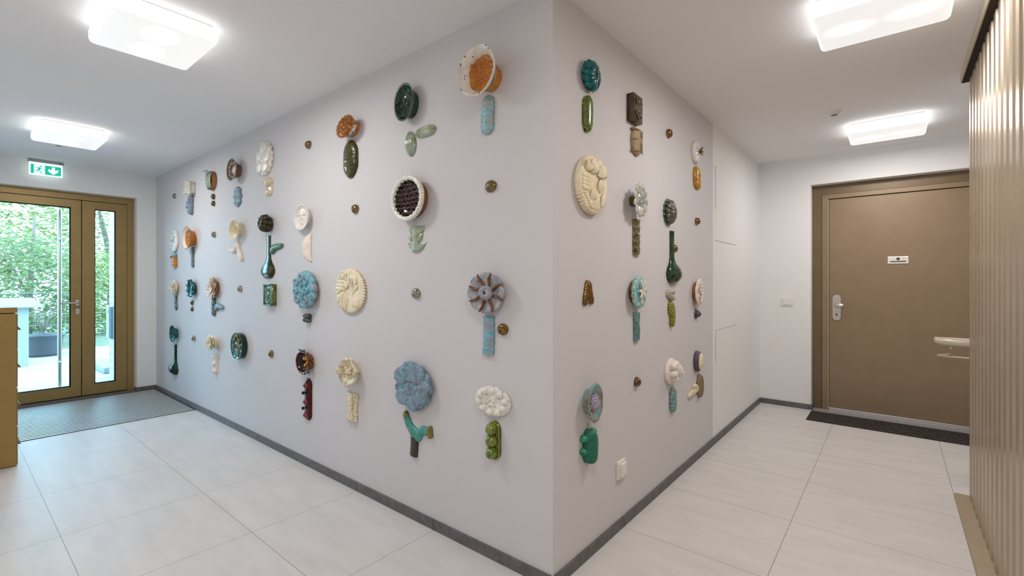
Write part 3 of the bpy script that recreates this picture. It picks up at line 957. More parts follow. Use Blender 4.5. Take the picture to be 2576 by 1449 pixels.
# key: (wall, centre along the wall, height, width, height of the piece) in metres
P = {
'knobA':('L',-4.862,2.162,0.059,0.056,0.75),
'spikybox':('L',-4.294,2.172,0.151,0.129,0.91),
'armstem':('L',-4.341,2.007,0.179,0.191,1.53),
'ovalleaf':('L',-3.755,2.172,0.173,0.174,0.65),
'halfA':('L',-3.738,2.026,0.057,0.054,0.87),
'halfB':('L',-3.736,1.962,0.054,0.051,0.90),
'brownbowl':('L',-3.169,2.176,0.206,0.191,0.61),
'wavystem':('L',-3.188,1.961,0.177,0.173),
'whitecluster':('L',-2.665,2.193,0.298,0.268,0.60),
'pod2':('L',-2.599,1.967,0.129,0.152),
'whiteoval':('L',-4.858,1.682,0.235,0.236,0.63),
'cupstem':('L',-4.853,1.484,0.140,0.159),
'orangebowl':('L',-4.290,1.676,0.251,0.233,0.60),
'graystem':('L',-4.298,1.492,0.059,0.198,0.83),
'knobB':('L',-3.725,1.678,0.058,0.055,0.80),
'creambowl':('L',-3.164,1.682,0.215,0.179,0.65),
'legs':('L',-3.195,1.508,0.340,0.177),
'gourdA':('L',-2.576,1.685,0.126,0.120,0.89),
'bottleA':('L',-2.619,1.435,0.237,0.327,0.40),
'scaleleaf':('L',-2.457,1.487,0.198,0.074),
'spikyA':('L',-4.821,1.183,0.239,0.204,0.66),
'stemB':('L',-4.820,1.021,0.078,0.155,0.76),
'tealloops':('L',-4.266,1.184,0.212,0.191,0.57),
'halfC':('L',-4.314,1.039,0.051,0.048,0.73),
'halfD':('L',-4.316,0.977,0.052,0.049,0.72),
'spikyB':('L',-3.695,1.192,0.266,0.239,0.58),
'finger':('L',-3.723,1.017,0.070,0.168,0.99),
'armgray':('L',-3.598,1.013,0.221,0.048),
'knobC':('L',-3.138,1.190,0.060,0.055,0.78),
'tileG':('L',-2.549,1.150,0.142,0.161),
'antenna':('L',-4.811,0.701,0.181,0.172,0.76),
'bottleB':('L',-4.878,0.421,0.232,0.320,0.89),
'knobD':('L',-4.263,0.691,0.056,0.053,0.82),
'creamleafy':('L',-3.683,0.699,0.206,0.160,0.95),
'pod3':('L',-3.683,0.505,0.083,0.197,0.96),
'turqbowl':('L',-3.110,0.717,0.237,0.225,0.90),
'knobE':('L',-2.559,0.705,0.061,0.056,0.71),
'knobF':('L',-1.989,2.175,0.061,0.055,0.83),
'pinecone':('L',-1.445,2.169,0.196,0.130,1.18),
'olivepod':('L',-1.476,1.992,0.150,0.229,0.56),
'knobG':('L',-1.426,1.686,0.062,0.056,0.75),
'face':('L',-2.027,1.687,0.207,0.180,0.82),
'halfmoon':('L',-2.016,1.478,0.123,0.191,0.51),
'bluedisc':('L',-1.978,1.195,0.286,0.257,1.59),
'cluster':('L',-1.986,1.001,0.081,0.068),
'reliefdisc':('L',-1.470,1.192,0.312,0.267,0.60),
'amberbowl':('L',-1.993,0.708,0.174,0.162,0.68),
'redstem':('L',-1.997,0.452,0.109,0.286,0.74),
'speckflower':('L',-1.438,0.711,0.178,0.169),
'speckstem':('L',-1.454,0.492,0.131,0.172,1.18),
'darkbowl':('L',-0.903,2.185,0.162,0.197,0.73),
'leafA':('L',-0.905,1.979,0.084,0.136),
'leafB':('L',-0.785,2.020,0.156,0.058),
'bigbowl':('L',-0.327,2.163,0.219,0.222),
'lbstem':('L',-0.352,2.005,0.079,0.176,0.96),
'redbowl':('L',-0.876,1.680,0.264,0.240,0.84),
'thorn':('L',-0.862,1.474,0.159,0.129),
'knobH':('L',-0.335,1.681,0.067,0.057,0.65),
'knobI':('L',-0.860,1.188,0.065,0.056,0.70),
'daisy':('L',-0.335,1.199,0.225,0.193),
'turqstem':('L',-0.347,1.006,0.072,0.172,1.08),
'ball':('L',-0.263,1.038,0.057,0.052),
'scallopblue':('L',-0.858,0.707,0.295,0.250),
'ystem':('L',-0.848,0.447,0.235,0.226),
'ovalballs':('L',-0.320,0.712,0.211,0.134),
'peapod':('L',-0.313,0.538,0.072,0.172,0.94),
'gourdT':('R',0.271,2.174,0.121,0.124,0.54),
'scalepod':('R',0.265,2.004,0.075,0.167,0.86),
'tileB':('R',0.737,2.157,0.112,0.140),
'tanstem':('R',0.781,1.995,0.144,0.146),
'creamdisc':('R',0.286,1.686,0.258,0.265,0.74),
'silverdaisy':('R',0.736,1.675,0.179,0.184,0.66),
'mottlestem':('R',0.785,1.489,0.083,0.188),
'forked':('R',0.276,1.199,0.093,0.115,0.64),
'palmdisc':('R',0.759,1.195,0.169,0.174,0.85),
'bluestemR':('R',0.786,1.010,0.067,0.149,1.46),
'knobJ':('R',0.790,0.710,0.055,0.054,0.86),
'ringbowl':('R',0.272,0.709,0.128,0.178,0.58),
'cactus':('R',0.267,0.508,0.124,0.154,1.04),
'keyswitch':('R',0.589,0.303,0.115,0.105),
'knobK':('R',1.246,2.158,0.058,0.057,0.87),
'sprigdisc':('R',1.748,2.149,0.144,0.157,0.91),
'yellowleaf':('R',1.765,1.973,0.119,0.158,1.03),
'ruffhead':('R',1.238,1.674,0.137,0.155,0.56),
'knobL':('R',1.778,1.673,0.052,0.052,0.87),
'bottleC':('R',1.329,1.401,0.218,0.326,0.65),
'smallball':('R',1.342,1.457,0.052,0.051,0.86),
'whitleaf':('R',1.269,1.165,0.173,0.062),
'snake':('R',1.281,1.045,0.117,0.155),
'roughdisc':('R',1.754,1.178,0.168,0.177,0.80),
'brimknob':('R',1.766,1.024,0.065,0.070,0.85),
'coildisc':('R',1.273,0.696,0.171,0.159,1.42),
'ribstem':('R',1.313,0.511,0.093,0.156,1.12),
'egg':('R',1.770,0.692,0.109,0.148,0.84),
'tanoval':('R',1.827,0.511,0.108,0.166,0.91),
'bentcream':('R',1.717,0.500,0.273,0.056),

}
WHITE = lambda: glaze('g_white', [c8(214, 206, 196), c8(238, 230, 220)], 25, 0.4, bump=0.4)
CREAM = lambda: glaze('g_cream', [c8(224, 208, 172), c8(240, 228, 200)], 18, 0.45, bump=0.35)
CREAM2 = lambda: glaze('g_cream_rose', [c8(226, 208, 188), c8(240, 226, 210)], 18, 0.5, bump=0.3)
WHSP = lambda: glaze('g_white_green_specks', [c8(222, 216, 206), c8(240, 236, 228)], 25, 0.3, (c8(70, 110, 105), 0.5, 130), bump=0.3)
SPECK = lambda: glaze('g_speckled_cream', [c8(224, 210, 176), c8(240, 228, 204)], 20, 0.35, (c8(84, 74, 50), 0.62, 190), bump=0.5)
BLUEG = lambda: glaze('g_blue_grey', [c8(112, 120, 138), c8(132, 144, 162), c8(112, 164, 178), c8(146, 150, 166)], 28, 0.5, (c8(92, 88, 98), 0.6, 150), bump=0.5)
TURQ = lambda: glaze('g_turquoise', [c8(96, 160, 176), c8(120, 182, 194), c8(138, 168, 182), c8(146, 152, 164)], 24, 0.45, (c8(96, 84, 92), 0.5, 150), bump=0.4)
GREYG = lambda: glaze('g_grey_green', [c8(74, 90, 86), c8(110, 128, 122)], 40, 0.5, bump=0.6)
CELA = lambda: glaze('g_celadon', [c8(134, 140, 104), c8(160, 172, 142), c8(150, 168, 156)], 14, 0.12, bump=0.1, coat=0.8)
DKGRN = lambda: glaze('g_dark_green', [c8(4, 22, 20), c8(8, 44, 38), c8(26, 70, 50)], 25, 0.08, bump=0.35, coat=0.35, spec=0.25)
OLIVE = lambda: glaze('g_olive_brown', [c8(34, 30, 8), c8(62, 54, 14), c8(28, 40, 20)], 22, 0.08, bump=0.6, coat=0.3, spec=0.25)
TEAL = lambda: glaze('g_teal', [c8(4, 50, 56), c8(10, 96, 100), c8(24, 120, 112)], 30, 0.08, bump=0.5, coat=0.3, spec=0.25)
TERRA = lambda: glaze('g_terracotta', [c8(140, 88, 44), c8(170, 112, 60)], 20, 0.6, bump=0.3)
ORANGE = lambda: glaze('g_orange', [c8(176, 104, 24), c8(204, 132, 40)], 16, 0.4, bump=0.3)
CARAM = lambda: glaze('g_caramel', [c8(150, 92, 40), c8(200, 140, 76)], 26, 0.35, bump=0.4)
BROWNC = lambda: glaze('g_brown_clay', [c8(96, 70, 50), c8(138, 104, 76)], 24, 0.5, bump=0.4)
AMBER = lambda: glaze('g_amber', [c8(92, 42, 14), c8(166, 92, 22), c8(80, 60, 24)], 30, 0.15, (c8(40, 30, 16), 0.7, 110), bump=0.5, coat=0.3, spec=0.25)
OXRED = lambda: glaze('g_ox_red', [c8(40, 6, 10), c8(84, 12, 18), c8(34, 6, 10)], 22, 0.12, bump=0.5, coat=0.25, spec=0.2)
DKRED = lambda: glaze('g_dark_red', [c8(14, 6, 8), c8(40, 12, 10), c8(16, 24, 34)], 24, 0.06, bump=0.5, coat=0.3, spec=0.25)
BRONZE = lambda: glaze('g_metal_bronze', [c8(74, 66, 46), c8(104, 94, 72)], 20, 0.4, bump=0.3, metal=0.3)
GOLDB = lambda: glaze('g_metal_gold', [c8(70, 44, 18), c8(150, 116, 50), c8(96, 80, 60)], 60, 0.22, bump=0.8, metal=0.6)
SILVER = lambda: glaze('g_metal_silver', [c8(130, 122, 108), c8(176, 168, 152)], 40, 0.16, bump=0.2, metal=0.85)
KBRONZ = lambda: glaze('g_knob_bronze', [c8(110, 90, 58), c8(146, 124, 88)], 40, 0.14, bump=0.2, metal=0.8)
KOLIVE = lambda: glaze('g_knob_olive', [c8(92, 78, 38), c8(128, 108, 54)], 40, 0.15, bump=0.2, metal=0.5, coat=0.8)
KBROWN = lambda: glaze('g_knob_brown', [c8(74, 42, 14), c8(112, 70, 28)], 40, 0.12, bump=0.2, metal=0.3, coat=1.0)
COPPER = lambda: glaze('g_knob_copper', [c8(128, 96, 64), c8(160, 124, 88)], 40, 0.16, bump=0.1, metal=0.8)
TAN = lambda: glaze('g_tan', [c8(150, 128, 96), c8(178, 156, 124)], 20, 0.6, bump=0.2)
GREYM = lambda: glaze('g_dark_grey', [c8(62, 64, 70), c8(92, 94, 98)], 30, 0.4, bump=0.4)
JADE = lambda: glaze('g_jade', [c8(20, 104, 84), c8(48, 148, 118), c8(30, 120, 100)], 22, 0.45, bump=0.6)
YELL = lambda: glaze('g_yellow_ochre', [c8(160, 110, 20), c8(196, 148, 50)], 20, 0.3, bump=0.4)
LILAC = lambda: glaze('g_lilac', [c8(166, 152, 184), c8(206, 198, 216)], 50, 0.5, (c8(70, 60, 100), 0.5, 120), bump=0.5)
BLUESP = lambda: glaze('g_grey_blue_speckle', [c8(128, 122, 104), c8(150, 154, 142), c8(110, 160, 168)], 22, 0.5, (c8(70, 74, 84), 0.6, 150), bump=0.5)
GRSC = lambda: scales('g_green_scales', c8(150, 170, 70), c8(8, 24, 8), 150, 0.15, gap=0.34)
YSC = lambda: scales('g_yellow_scales', c8(200, 200, 70), c8(14, 18, 6), 160, 0.2, gap=0.34)
TSC = lambda: scales('g_teal_scales', c8(130, 170, 120), c8(10, 50, 40), 165, 0.2, gap=0.34)
DOTS = lambda: scales('g_violet_net', c8(120, 106, 122), c8(44, 38, 52), 210, 0.5, 0.0)
TANNET = lambda: scales('g_tan_net', c8(168, 146, 112), c8(112, 94, 66), 170, 0.5, 0.0)
WOVEN = lambda: scales('g_woven_dark', c8(84, 72, 50), c8(20, 24, 34), 105, 0.3, 0.0)
JNET = lambda: scales('g_jade_net', c8(44, 136, 108), c8(24, 100, 82), 170, 0.45, 0.0, 0.3)

def put(key, kind, cat, label, parts, group=None):
    side, u, v, w, h = P[key][:5]
    ds = P[key][5] if len(P[key]) > 5 else 1.0
    mw = wallmat(side, u, v)
    for p in parts:
        for q in p[1].v:
            q.z *= ds
    if len(parts) == 1:
        nm, m, mat = parts[0][:3]
        root = m.obj(kind, mat)
    else:
        root = bpy.data.objects.new(kind, None); root.empty_display_size = 0.05
        COL.objects.link(root)
        made = {}
        for p in parts:
            nm, m, mat = p[:3]
            par = made[p[4]] if len(p) > 4 and p[4] else root
            o = m.obj(nm, mat, par)
            if len(p) > 3 and p[3]: o['label'] = p[3]
            made[nm] = o
    root.matrix_world = mw
    tag(root, label, cat, group)
    root['_k'] = key
    return root
def ab(key):
    return P[key][3] / 2, P[key][4] / 2

# -- small domed knobs
def knob(key, label, mat, d=0.034, seed=0, pointy=0.0, group='glazed ceramic knobs'):
    a, b = ab(key)
    m = M().lathe([(0.97, 0), (1.0, 0.2 * d), (0.93, 0.48 * d), (0.76, 0.74 * d), (0.5, (0.9 - 0.05 * pointy) * d), (0.22, d), (0.06, (1.03 + pointy) * d)], a, b, 28,
                  mod=lambda t, r: 1 + 0.03 * sin(3 * t + seed))
    m.jit(0.0016, 60, seed)
    return put(key, 'ceramic_stud', 'ceramic stud', label, [('knob', m, mat)], group)
knob('knobA', 'silver ceramic knob at the far left beside the white ruffled box flower', SILVER(), seed=1)
knob('knobB', 'silver ceramic knob left of the cream bowl with a petalled rim', SILVER(), seed=2)
knob('knobC', 'silver brown ceramic knob left of the green relief tile', SILVER(), seed=3)
knob('knobD', 'small silver ceramic knob left of the cream leafy flower', SILVER(), seed=4)
knob('knobE', 'bronze ceramic knob left of the amber bowl over the red stem', KBRONZ(), seed=5)
knob('knobF', 'bronze ceramic knob left of the caramel scalloped bowl', KBRONZ(), seed=6)
knob('knobG', 'bronze ceramic knob right of the white face disc', KBRONZ(), seed=7)
knob('knobH', 'olive glossy ceramic knob high up nearest the wall corner', KOLIVE(), seed=8)
knob('knobI', 'silver ceramic knob left of the grey daisy with brown ribs', SILVER(), seed=9, group='glazed ceramic knobs')
knob('knobJ', 'brown glossy ceramic knob below the speckled blue stem', KBROWN(), seed=10)
knob('knobK', 'copper ceramic knob right of the bronze square tile', COPPER(), seed=11)
knob('knobL', 'copper ceramic knob under the yellow ochre leaf piece', COPPER(), seed=12)
for k, l, s in (('halfA', 'upper brown half ball under the celadon oval leaf flower', 1), ('halfB', 'lower brown half ball under the celadon oval leaf flower', 2),
                ('halfC', 'upper brown half ball under the teal looped bowl', 3), ('halfD', 'lower brown half ball under the teal looped bowl', 4)):
    knob(k, l, glaze('g_halfball', [c8(70, 50, 16), c8(112, 82, 36)], 40, 0.14, bump=0.2, metal=0.3, coat=0.8), d=0.030, seed=20 + s, group='pairs of small half balls')
a, b = ab('ball')
put('ball', 'ceramic_button', 'ceramic button', 'round golden brown textured button right of the turquoise stem',
    [('button', M().lathe([(0.96, 0), (1, 0.006), (0.9, 0.014), (0.6, 0.019), (0.2, 0.021)], a, b, 32).jit(0.0015, 120), GOLDB())])
a, b = ab('smallball')
put('smallball', 'ceramic_button', 'ceramic button', 'small olive textured ball just right of the green bottle neck',
    [('button', M().lathe([(0.96, 0), (1, 0.01), (0.85, 0.022), (0.5, 0.03), (0.2, 0.032)], a, b, 28).jit(0.0015, 120), KOLIVE())])
a, b = ab('brimknob')
put('brimknob', 'ceramic_stud', 'ceramic stud', 'dark grey hat shaped knob with a brim under the rough white disc',
    [('dome', M().lathe([(0.68, 0.008), (0.66, 0.022), (0.55, 0.034), (0.35, 0.042), (0.1, 0.045)], a, b, 28), GREYM()),
     ('brim', M().lathe([(0.98, 0), (1.0, 0.005), (0.96, 0.010), (0.66, 0.012)], a, b, 30), GREYM())])

# -- bowl-like flower heads
def bowl(a, b, d, base=0.6, wall=0.1, floor=0.35, mod=None, lip=0.0, tilt=0.0, N=48, off=(0, 0)):
    m = M()
    rows = []
    prof = [(base * 0.98, 0), (base, 0.15 * d), (base + (1 - base) * 0.25, 0.5 * d), (base + (1 - base) * 0.7, 0.82 * d), (1.0, d - lip), (0.985, d), (1 - wall, d), (1 - wall - 0.02, d - 0.08 * d),
            (base * 0.95, floor * d + 0.15 * d), (base * 0.75, floor * d), (0.3, floor * d)]
    m.lathe(prof, a, b, N, mod=(lambda t, r: (1 + (mod(t) - 1) * min(1, max(0, (r - 0.86) / 0.12))) if mod else 1), tilt=tilt)
    return m
def scal(n, amp, ph=0):
    return lambda t: 1 + amp * abs(sin(n * t / 2 + ph)) - amp
def ellp(a, b, r, t, tilt=0.0):
    x, y = a * r * cos(t), b * r * sin(t)
    return x * cos(tilt) - y * sin(tilt), x * sin(tilt) + y * cos(tilt)

# white ruffled box
a, b = ab('spikybox')
m = M().box(-a * 0.8, a * 0.8, -b * 0.85, b * 0.85, 0, 0.05)
s = M(); rnd = random.Random(3)
for i in range(7):
    y = -b * 0.85 + i * b * 0.27
    s.strip([(-a * 0.9, y, 0), (-a * 0.3, y + 0.006, 0), (a * 0.3, y - 0.006, 0), (a * 0.9, y, 0)], b * 0.3, 0.018, 0.048, n=16)
for i in range(16):
    x, y = rnd.uniform(-a, a) * 0.85, rnd.choice((-1, 1)) * b * 0.8 if i % 2 else rnd.uniform(-b, b) * 0.8
    s.petal((x, y, 0.05), (x * 1.1, y * 1.12, 0.085), 0.012, 0.003, 0.0)
s.jit(0.003, 60)
put('spikybox', 'ceramic_flower', 'ceramic flower', 'white ruffled box shaped flower in the top row at the far left',
    [('box_body', m, WHITE()), ('ruffles', s, WHITE())])
# blue grey stem with an arm
a, b = ab('armstem')
m = M().strip([(a * 0.5, b), (a * 0.3, b * 0.3), (a * 0.25, -b * 0.4), (a * 0.2, -b)], [0.05, 0.06, 0.06, 0.055], 0.03)
m2 = M().strip([(a * 0.25, b * 0.65), (-a * 0.25, b * 0.35), (-a * 0.3, -b * 0.05), (-a * 0.85, -b * 0.2)], [0.03, 0.04, 0.04, 0.035], 0.026)
put('armstem', 'ceramic_stalk', 'ceramic stalk', 'blue grey stem with a side arm below the white ruffled box flower', [('stalk', m.jit(0.002, 50), BLUEG()), ('arm', m2.jit(0.002, 50), BLUEG())])
# celadon oval leaf flower
a, b = ab('ovalleaf')
m = M().pad(a, b, 0, 0.045, 0.008)
s = M()
for i in range(5):
    x = (-0.7 + 0.35 * i) * a
    s.petal((x * 0.6, -b * 0.85, 0.05), (x, b * 0.85, 0.062), a * 0.3, 0.006, 0.01)
lv = M(); rnd = random.Random(5)
for i in range(14):
    x, y = -a * 0.3 + rnd.uniform(-0.4, 0.5) * a, b * 0.85 + rnd.uniform(0, 0.18) * b
    lv.blob((x, y, 0.075 + rnd.uniform(0, 0.03)), 0.006, 0.006, 0.006, 8, 5)
bd = M()
for i in range(22):
    t = 2 * PI * i / 22
    x, y = ellp(a, b, 0.92, t)
    bd.blob((x, y, 0.052), 0.006, 0.006, 0.006, 8, 5)
put('ovalleaf', 'ceramic_flower', 'ceramic flower', 'celadon oval flower with green leaf ribs and a lavender tuft on top',
    [('plate', m, TERRA()), ('leaf_ribs', s, glaze('g_leafy', [c8(120, 150, 120), c8(190, 206, 186)], 60, 0.3)), ('beads', bd, GREYG()), ('lavender_tuft', lv, LILAC(), 'lilac blossoms')])
# brown bowl with white centre
a, b = ab('brownbowl')
m = bowl(a, b, 0.10, 0.55, 0.08, 0.45)
s = M()
for i in range(12):
    t = PI * 0.35 + i * PI * 2 / 12
    x0, y0 = ellp(a, b, 0.42, t); x1, y1 = ellp(a, b, 0.86, t)
    s.petal((x0, y0, 0.05), (x1, y1, 0.085), a * 0.42, 0.006, 0.012)
c = M(); rnd = random.Random(2)
c.pad(a * 0.42, b * 0.42, 0.045, 0.06, 0.01)
for i in range(30):
    x, y = ellp(a, b, 0.36 * math.sqrt(rnd.random()), rnd.uniform(0, 6.28)); c.blob((x, y, 0.068), 0.006, 0.006, 0.006, 6, 4)
rim = M(); rim.lathe([(0.99, 0.098), (0.995, 0.104), (0.93, 0.104), (0.925, 0.098)], a, b, 48, cap1=False)
put('brownbowl', 'ceramic_flower', 'ceramic flower', 'brown clay bowl flower with pleated inside and speckled white centre', [('bowl', m, BROWNC()), ('pleats', s, BROWNC()), ('centre', c, WHSP(), 'speckled white centre'), ('rim', rim, glaze('g_pale_rim', [c8(150, 176, 176), c8(206, 206, 200)], 40))])
# wavy blue stem
a, b = ab('wavystem')
m = M().strip([(0, b), (0, b * 0.4), (0, -b * 0.4), (0, -b)], 2 * a * 0.86, 0.022, n=60, ripple=lambda t: 1 + 0.14 * cos(t * 2 * PI * 3.2 + PI * 0.9))
put('wavystem', 'ceramic_stalk', 'ceramic stalk', 'blue grey wavy edged stem below the brown bowl flower', [('stem', m.jit(0.002, 60), BLUEG())])
# big white scalloped cluster
a, b = ab('whitecluster')
m = M().pad(a, b, 0, 0.03, 0.005, scal(16, 0.12), N=96)
parts = [('plate', m, WHITE())]
rnd = random.Random(8)
s = M()
for i, (x, y, r) in enumerate(((-0.45, 0.25, 0.42), (0.1, 0.55, 0.45), (0.45, 0.05, 0.45), (-0.05, -0.05, 0.4), (-0.4, -0.45, 0.42), (0.25, -0.5, 0.42), (-0.1, 0.8, 0.22), (0.75, 0.4, 0.22))):
    s.pad(a * r, b * r * 0.8, 0.028, 0.038 + 0.006 * (i % 3), 0.004, scal(9, 0.14, i), N=54, cx=a * x, cy=b * y)
parts.append(('small_discs', s, WHSP(), 'scalloped discs with green specks'))
put('whitecluster', 'ceramic_flower', 'ceramic flower', 'large white scalloped flower built of overlapping speckled discs', parts)
# cream pods of bubbles
def bubbles(key, label, n, mat, sizes, cat='ceramic pod'):
    a, b = ab(key)
    m = M()
    ys = [b * (1 - (2 * i + 1) / n) for i in range(n)]
    tot = sum(sizes)
    y = b
    cs = []
    for sz in sizes:
        hh = 2 * b * sz / tot
        cs.append((y - hh / 2, hh / 2, sz / max(sizes)))
        y -= hh
    base = M().strip([(0, b), (0, b * 0.3), (0, -b * 0.3), (0, -b)], [2 * a * cs[0][2], 2 * a * (cs[0][2] + cs[-1][2]) / 2, 2 * a * (cs[0][2] + cs[-1][2]) / 2, 2 * a * cs[-1][2]], 0.010, n=50,
                     ripple=lambda t: 1 + (0.12 if n == 2 else 0.02) * cos(t * 2 * PI * n / 1.0 - PI))
    s = M()
    for cy, hh, k in cs:
        s.blob((0, cy, 0.006), a * 0.80 * k, hh * 0.80, 0.030 * k, 20, 12)
    for v in s.v:
        v.z = max(v.z, 0.001)
    return put(key, 'ceramic_pod', cat, label, [('pod_base', base, mat), ('bubbles', s, mat)])
bubbles('pod2', 'cream pod with two smooth bubbles below the large white scalloped flower', 2, glaze('g_cream_gloss', [c8(206, 192, 160), c8(222, 210, 182)], 12, 0.2, bump=0.05, coat=0.6), [1.0, 0.8])
bubbles('pod3', 'pale rose pod with three pointed bubbles below the cream leafy flower', 3, CREAM2(), [1, 1, 1])
# white oval with small blossoms
a, b = ab('whiteoval')
s = M(); rnd = random.Random(9)
for x, y in ((-0.2, 0.45), (0.15, -0.1), (-0.3, -0.4), (0.3, 0.3), (0.0, 0.1), (-0.05, 0.7), (-.5, 0.05)):
    for i in range(5):
        t = i * 2 * PI / 5
        s.petal((a * x, b * y, 0.034), (a * x + 0.016 * cos(t), b * y + 0.016 * sin(t), 0.048), 0.012, 0.002)
put('whiteoval', 'ceramic_flower', 'ceramic flower', 'white oval disc with tiny blossoms at the far left of the second row', [('plate', M().pad(a, b, 0, 0.03, 0.004), WHITE()), ('blossoms', s, WHITE())])
# cup stem
a, b = ab('cupstem')
m = M().strip([(0, b * 0.3), (0, -b * 0.3), (0, -b)], [2 * a * 0.9] * 3, 0.03, round_end=False, ripple=lambda t: 1 + 0.05 * sin(t * 20))
m2 = M().strip([(0, b), (0, b * 0.6), (0, b * 0.2)], [2 * a * 0.8, 2 * a, 2 * a * 0.96], 0.034)
m3 = M().blob((-a * 0.9, b * 0.35, 0.02), 0.012, 0.012, 0.014)
put('cupstem', 'ceramic_stalk', 'ceramic stalk', 'ochre stem with a light blue glazed top at the far left', [('lower_stem', m.jit(0.002, 50), ORANGE()), ('blue_top', m2.jit(0.002, 50), TURQ()), ('bead', m3, TERRA())])
# orange bowl with scalloped rim
a, b = ab('orangebowl')
m = bowl(a, b, 0.11, 0.62, 0.10, 0.3, scal(26, 0.09), N=104)
s = M()
for i in range(7):
    t = i * 2 * PI / 7
    x, y = ellp(a, b, 0.3, t); s.petal((x * 0.3, y * 0.3, 0.035), (x * 1.4, y * 1.4, 0.09), a * 0.32, 0.007, 0.006)
put('orangebowl', 'ceramic_flower', 'ceramic flower', 'deep orange bowl flower with a beaded white lined rim', [('bowl', m, ORANGE()), ('lining', M().lathe([(0.9, 0.1115), (0.86, 0.104), (0.62, 0.05), (0.4, 0.042)], a, b, 40, mod=lambda t, r: 1), WHITE()), ('petals', s, ORANGE())])
# grey ribbed stem
def ribbed(key, label, mat, d=0.02, rip=0.06, n=8, ends=True, bend=0.0, kind='ceramic_stalk'):
    a, b = ab(key)
    m = M().strip([(bend * a, b), (-bend * a, b * 0.33), (bend * a, -b * 0.33), (0, -b)], 2 * a * (1 - rip), d, n=70, round_end=ends, ripple=lambda t: 1 + rip * sin(t * 2 * PI * n))
    return put(key, kind, 'ceramic stalk', label, [('stem', m.jit(0.0018, 50, a), mat)])
ribbed('graystem', 'thin dark grey green stem below the deep orange bowl', GREYG(), 0.022, 0.03, 5, False)
# cream bowl with petal rim
a, b = ab('creambowl')
m = bowl(a, b, 0.07, 0.6, 0.12, 0.3, scal(22, 0.12), N=110)
s = M()
for i in range(12):
    t = i * 2 * PI / 12
    x, y = ellp(a, b, 0.45, t); s.petal((x * 0.5, y * 0.5, 0.02), (x * 0.9, y * 0.9, 0.062), 0.014, 0.004)
put('creambowl', 'ceramic_flower', 'ceramic flower', 'cream bowl flower with a notched petal rim above two white leaves', [('bowl', m, CREAM()), ('stamens', s, CREAM())])
a, b = ab('legs')
m = M().strip([(a * 0.1, b * 0.9), (a * 0.2, b * 0.1), (a * 0.35, -b * 0.3), (a * 0.6, -b)], [0.03, 0.05, 0.06, 0.05], 0.022)
m2 = M().strip([(-a * 0.1, b * 0.9), (-a * 0.15, b * 0.45), (-a * 0.4, b * 0.05), (-a * 0.95, b * 0.2)], [0.035, 0.05, 0.05, 0.02], 0.02)
put('legs', 'ceramic_leaf', 'ceramic leaf', 'pair of white boot shaped leaves below the cream petal rim bowl', [('long_leaf', m, CREAM2()), ('short_leaf', m2, CREAM2())])
# gourds
def gourd(key, label, mat, d, n, twist, seed, group=None):
    a, b = ab(key)
    m = M()
    for i in range(n):
        t = i * 2 * PI / n
        pts = []
        for k, (r, z) in enumerate(((0.95, 0.15), (1.0, 0.5), (0.8, 0.85), (0.35, 1.0), (0.12, 0.92))):
            x, y = ellp(a * 0.84, b * 0.84, r, t + twist * k * 0.2)
            pts.append((x, y, z * d))
        m.tube(pts, [0.010, 0.019, 0.017, 0.012, 0.006], 8, steps=4, up=(cos(t), sin(t), 0.3))
    base = M().lathe([(0.45, 0), (0.55, 0.1 * d), (0.75, 0.3 * d), (0.85, 0.55 * d), (0.7, 0.8 * d), (0.3, 0.93 * d)], a, b, 28)
    tip = M()
    for i in range(7):
        t = i * 2 * PI / 7
        tip.petal((0, 0, d * 0.92), (0.018 * cos(t), 0.018 * sin(t), d * 1.08), 0.012, 0.003)
    for i in range(3):
        t = PI / 2 + i * PI + 0.4 * i
        x, y = ellp(a, b, 0.9, t); m.blob((x, y, d * 0.4), 0.014, 0.016, 0.012)
    return put(key, 'ceramic_gourd', 'ceramic gourd', label, [('body', base, mat), ('ribs', m.jit(0.002, 40, seed), mat), ('tip_petals', tip, mat)], group)
gourd('gourdA', 'dark olive ribbed gourd above the dark bottle shaped stem', OLIVE(), 0.085, 9, 0.3, 1)
gourd('gourdT', 'shiny teal ribbed gourd at the top just right of the wall corner', TEAL(), 0.085, 11, 1.0, 2)
# bottles
def bottle(key, label, mat, neck=0.28, bulb=0.36, cx=0.0, d=0.06):
    a, b = ab(key)
    m = M()
    rows = []
    prof = [(1.0, neck), (0.98, neck * 1.02), (0.6, neck * 0.96), (0.2, neck * 1.0), (-0.05, neck * 1.15), (-0.25, neck * 1.7), (-0.42, 0.82), (-0.6, 1.0), (-0.76, 0.95), (-0.9, 0.72), (-0.99, 0.4)]
    for y, r in prof:
        row = []
        for j in range(25):
            ph = PI * j / 24
            row.append((-cos(ph) * a * r + cx * a * (1 - min(1, r)), b * y, max(0.0, sin(ph)) ** 0.85 * d * (0.35 * min(1, r / neck) if r < neck * 1.2 else 0.35 + 0.65 * (r - neck) / (1 - neck))))
        rows.append(row)
    m.grid(rows, True, True)
    return put(key, 'ceramic_bottle', 'ceramic bottle', label, [('bottle', m, mat)])
bottle('bottleA', 'dark olive bottle shaped stem hanging below the dark olive gourd', OLIVE(), 0.30, cx=0.15)
bottle('bottleB', 'dark green bottle shaped stem at the lower far left', DKGRN(), 0.26, cx=0.5)
bottle('bottleC', 'glossy green bottle shaped stem below the ruffled brown head', glaze('g_bottle_green', [c8(14, 34, 26), c8(30, 66, 46), c8(60, 80, 44)], 34, 0.08, bump=0.35, coat=0.35, spec=0.25), 0.27, cx=-0.3, d=0.075)
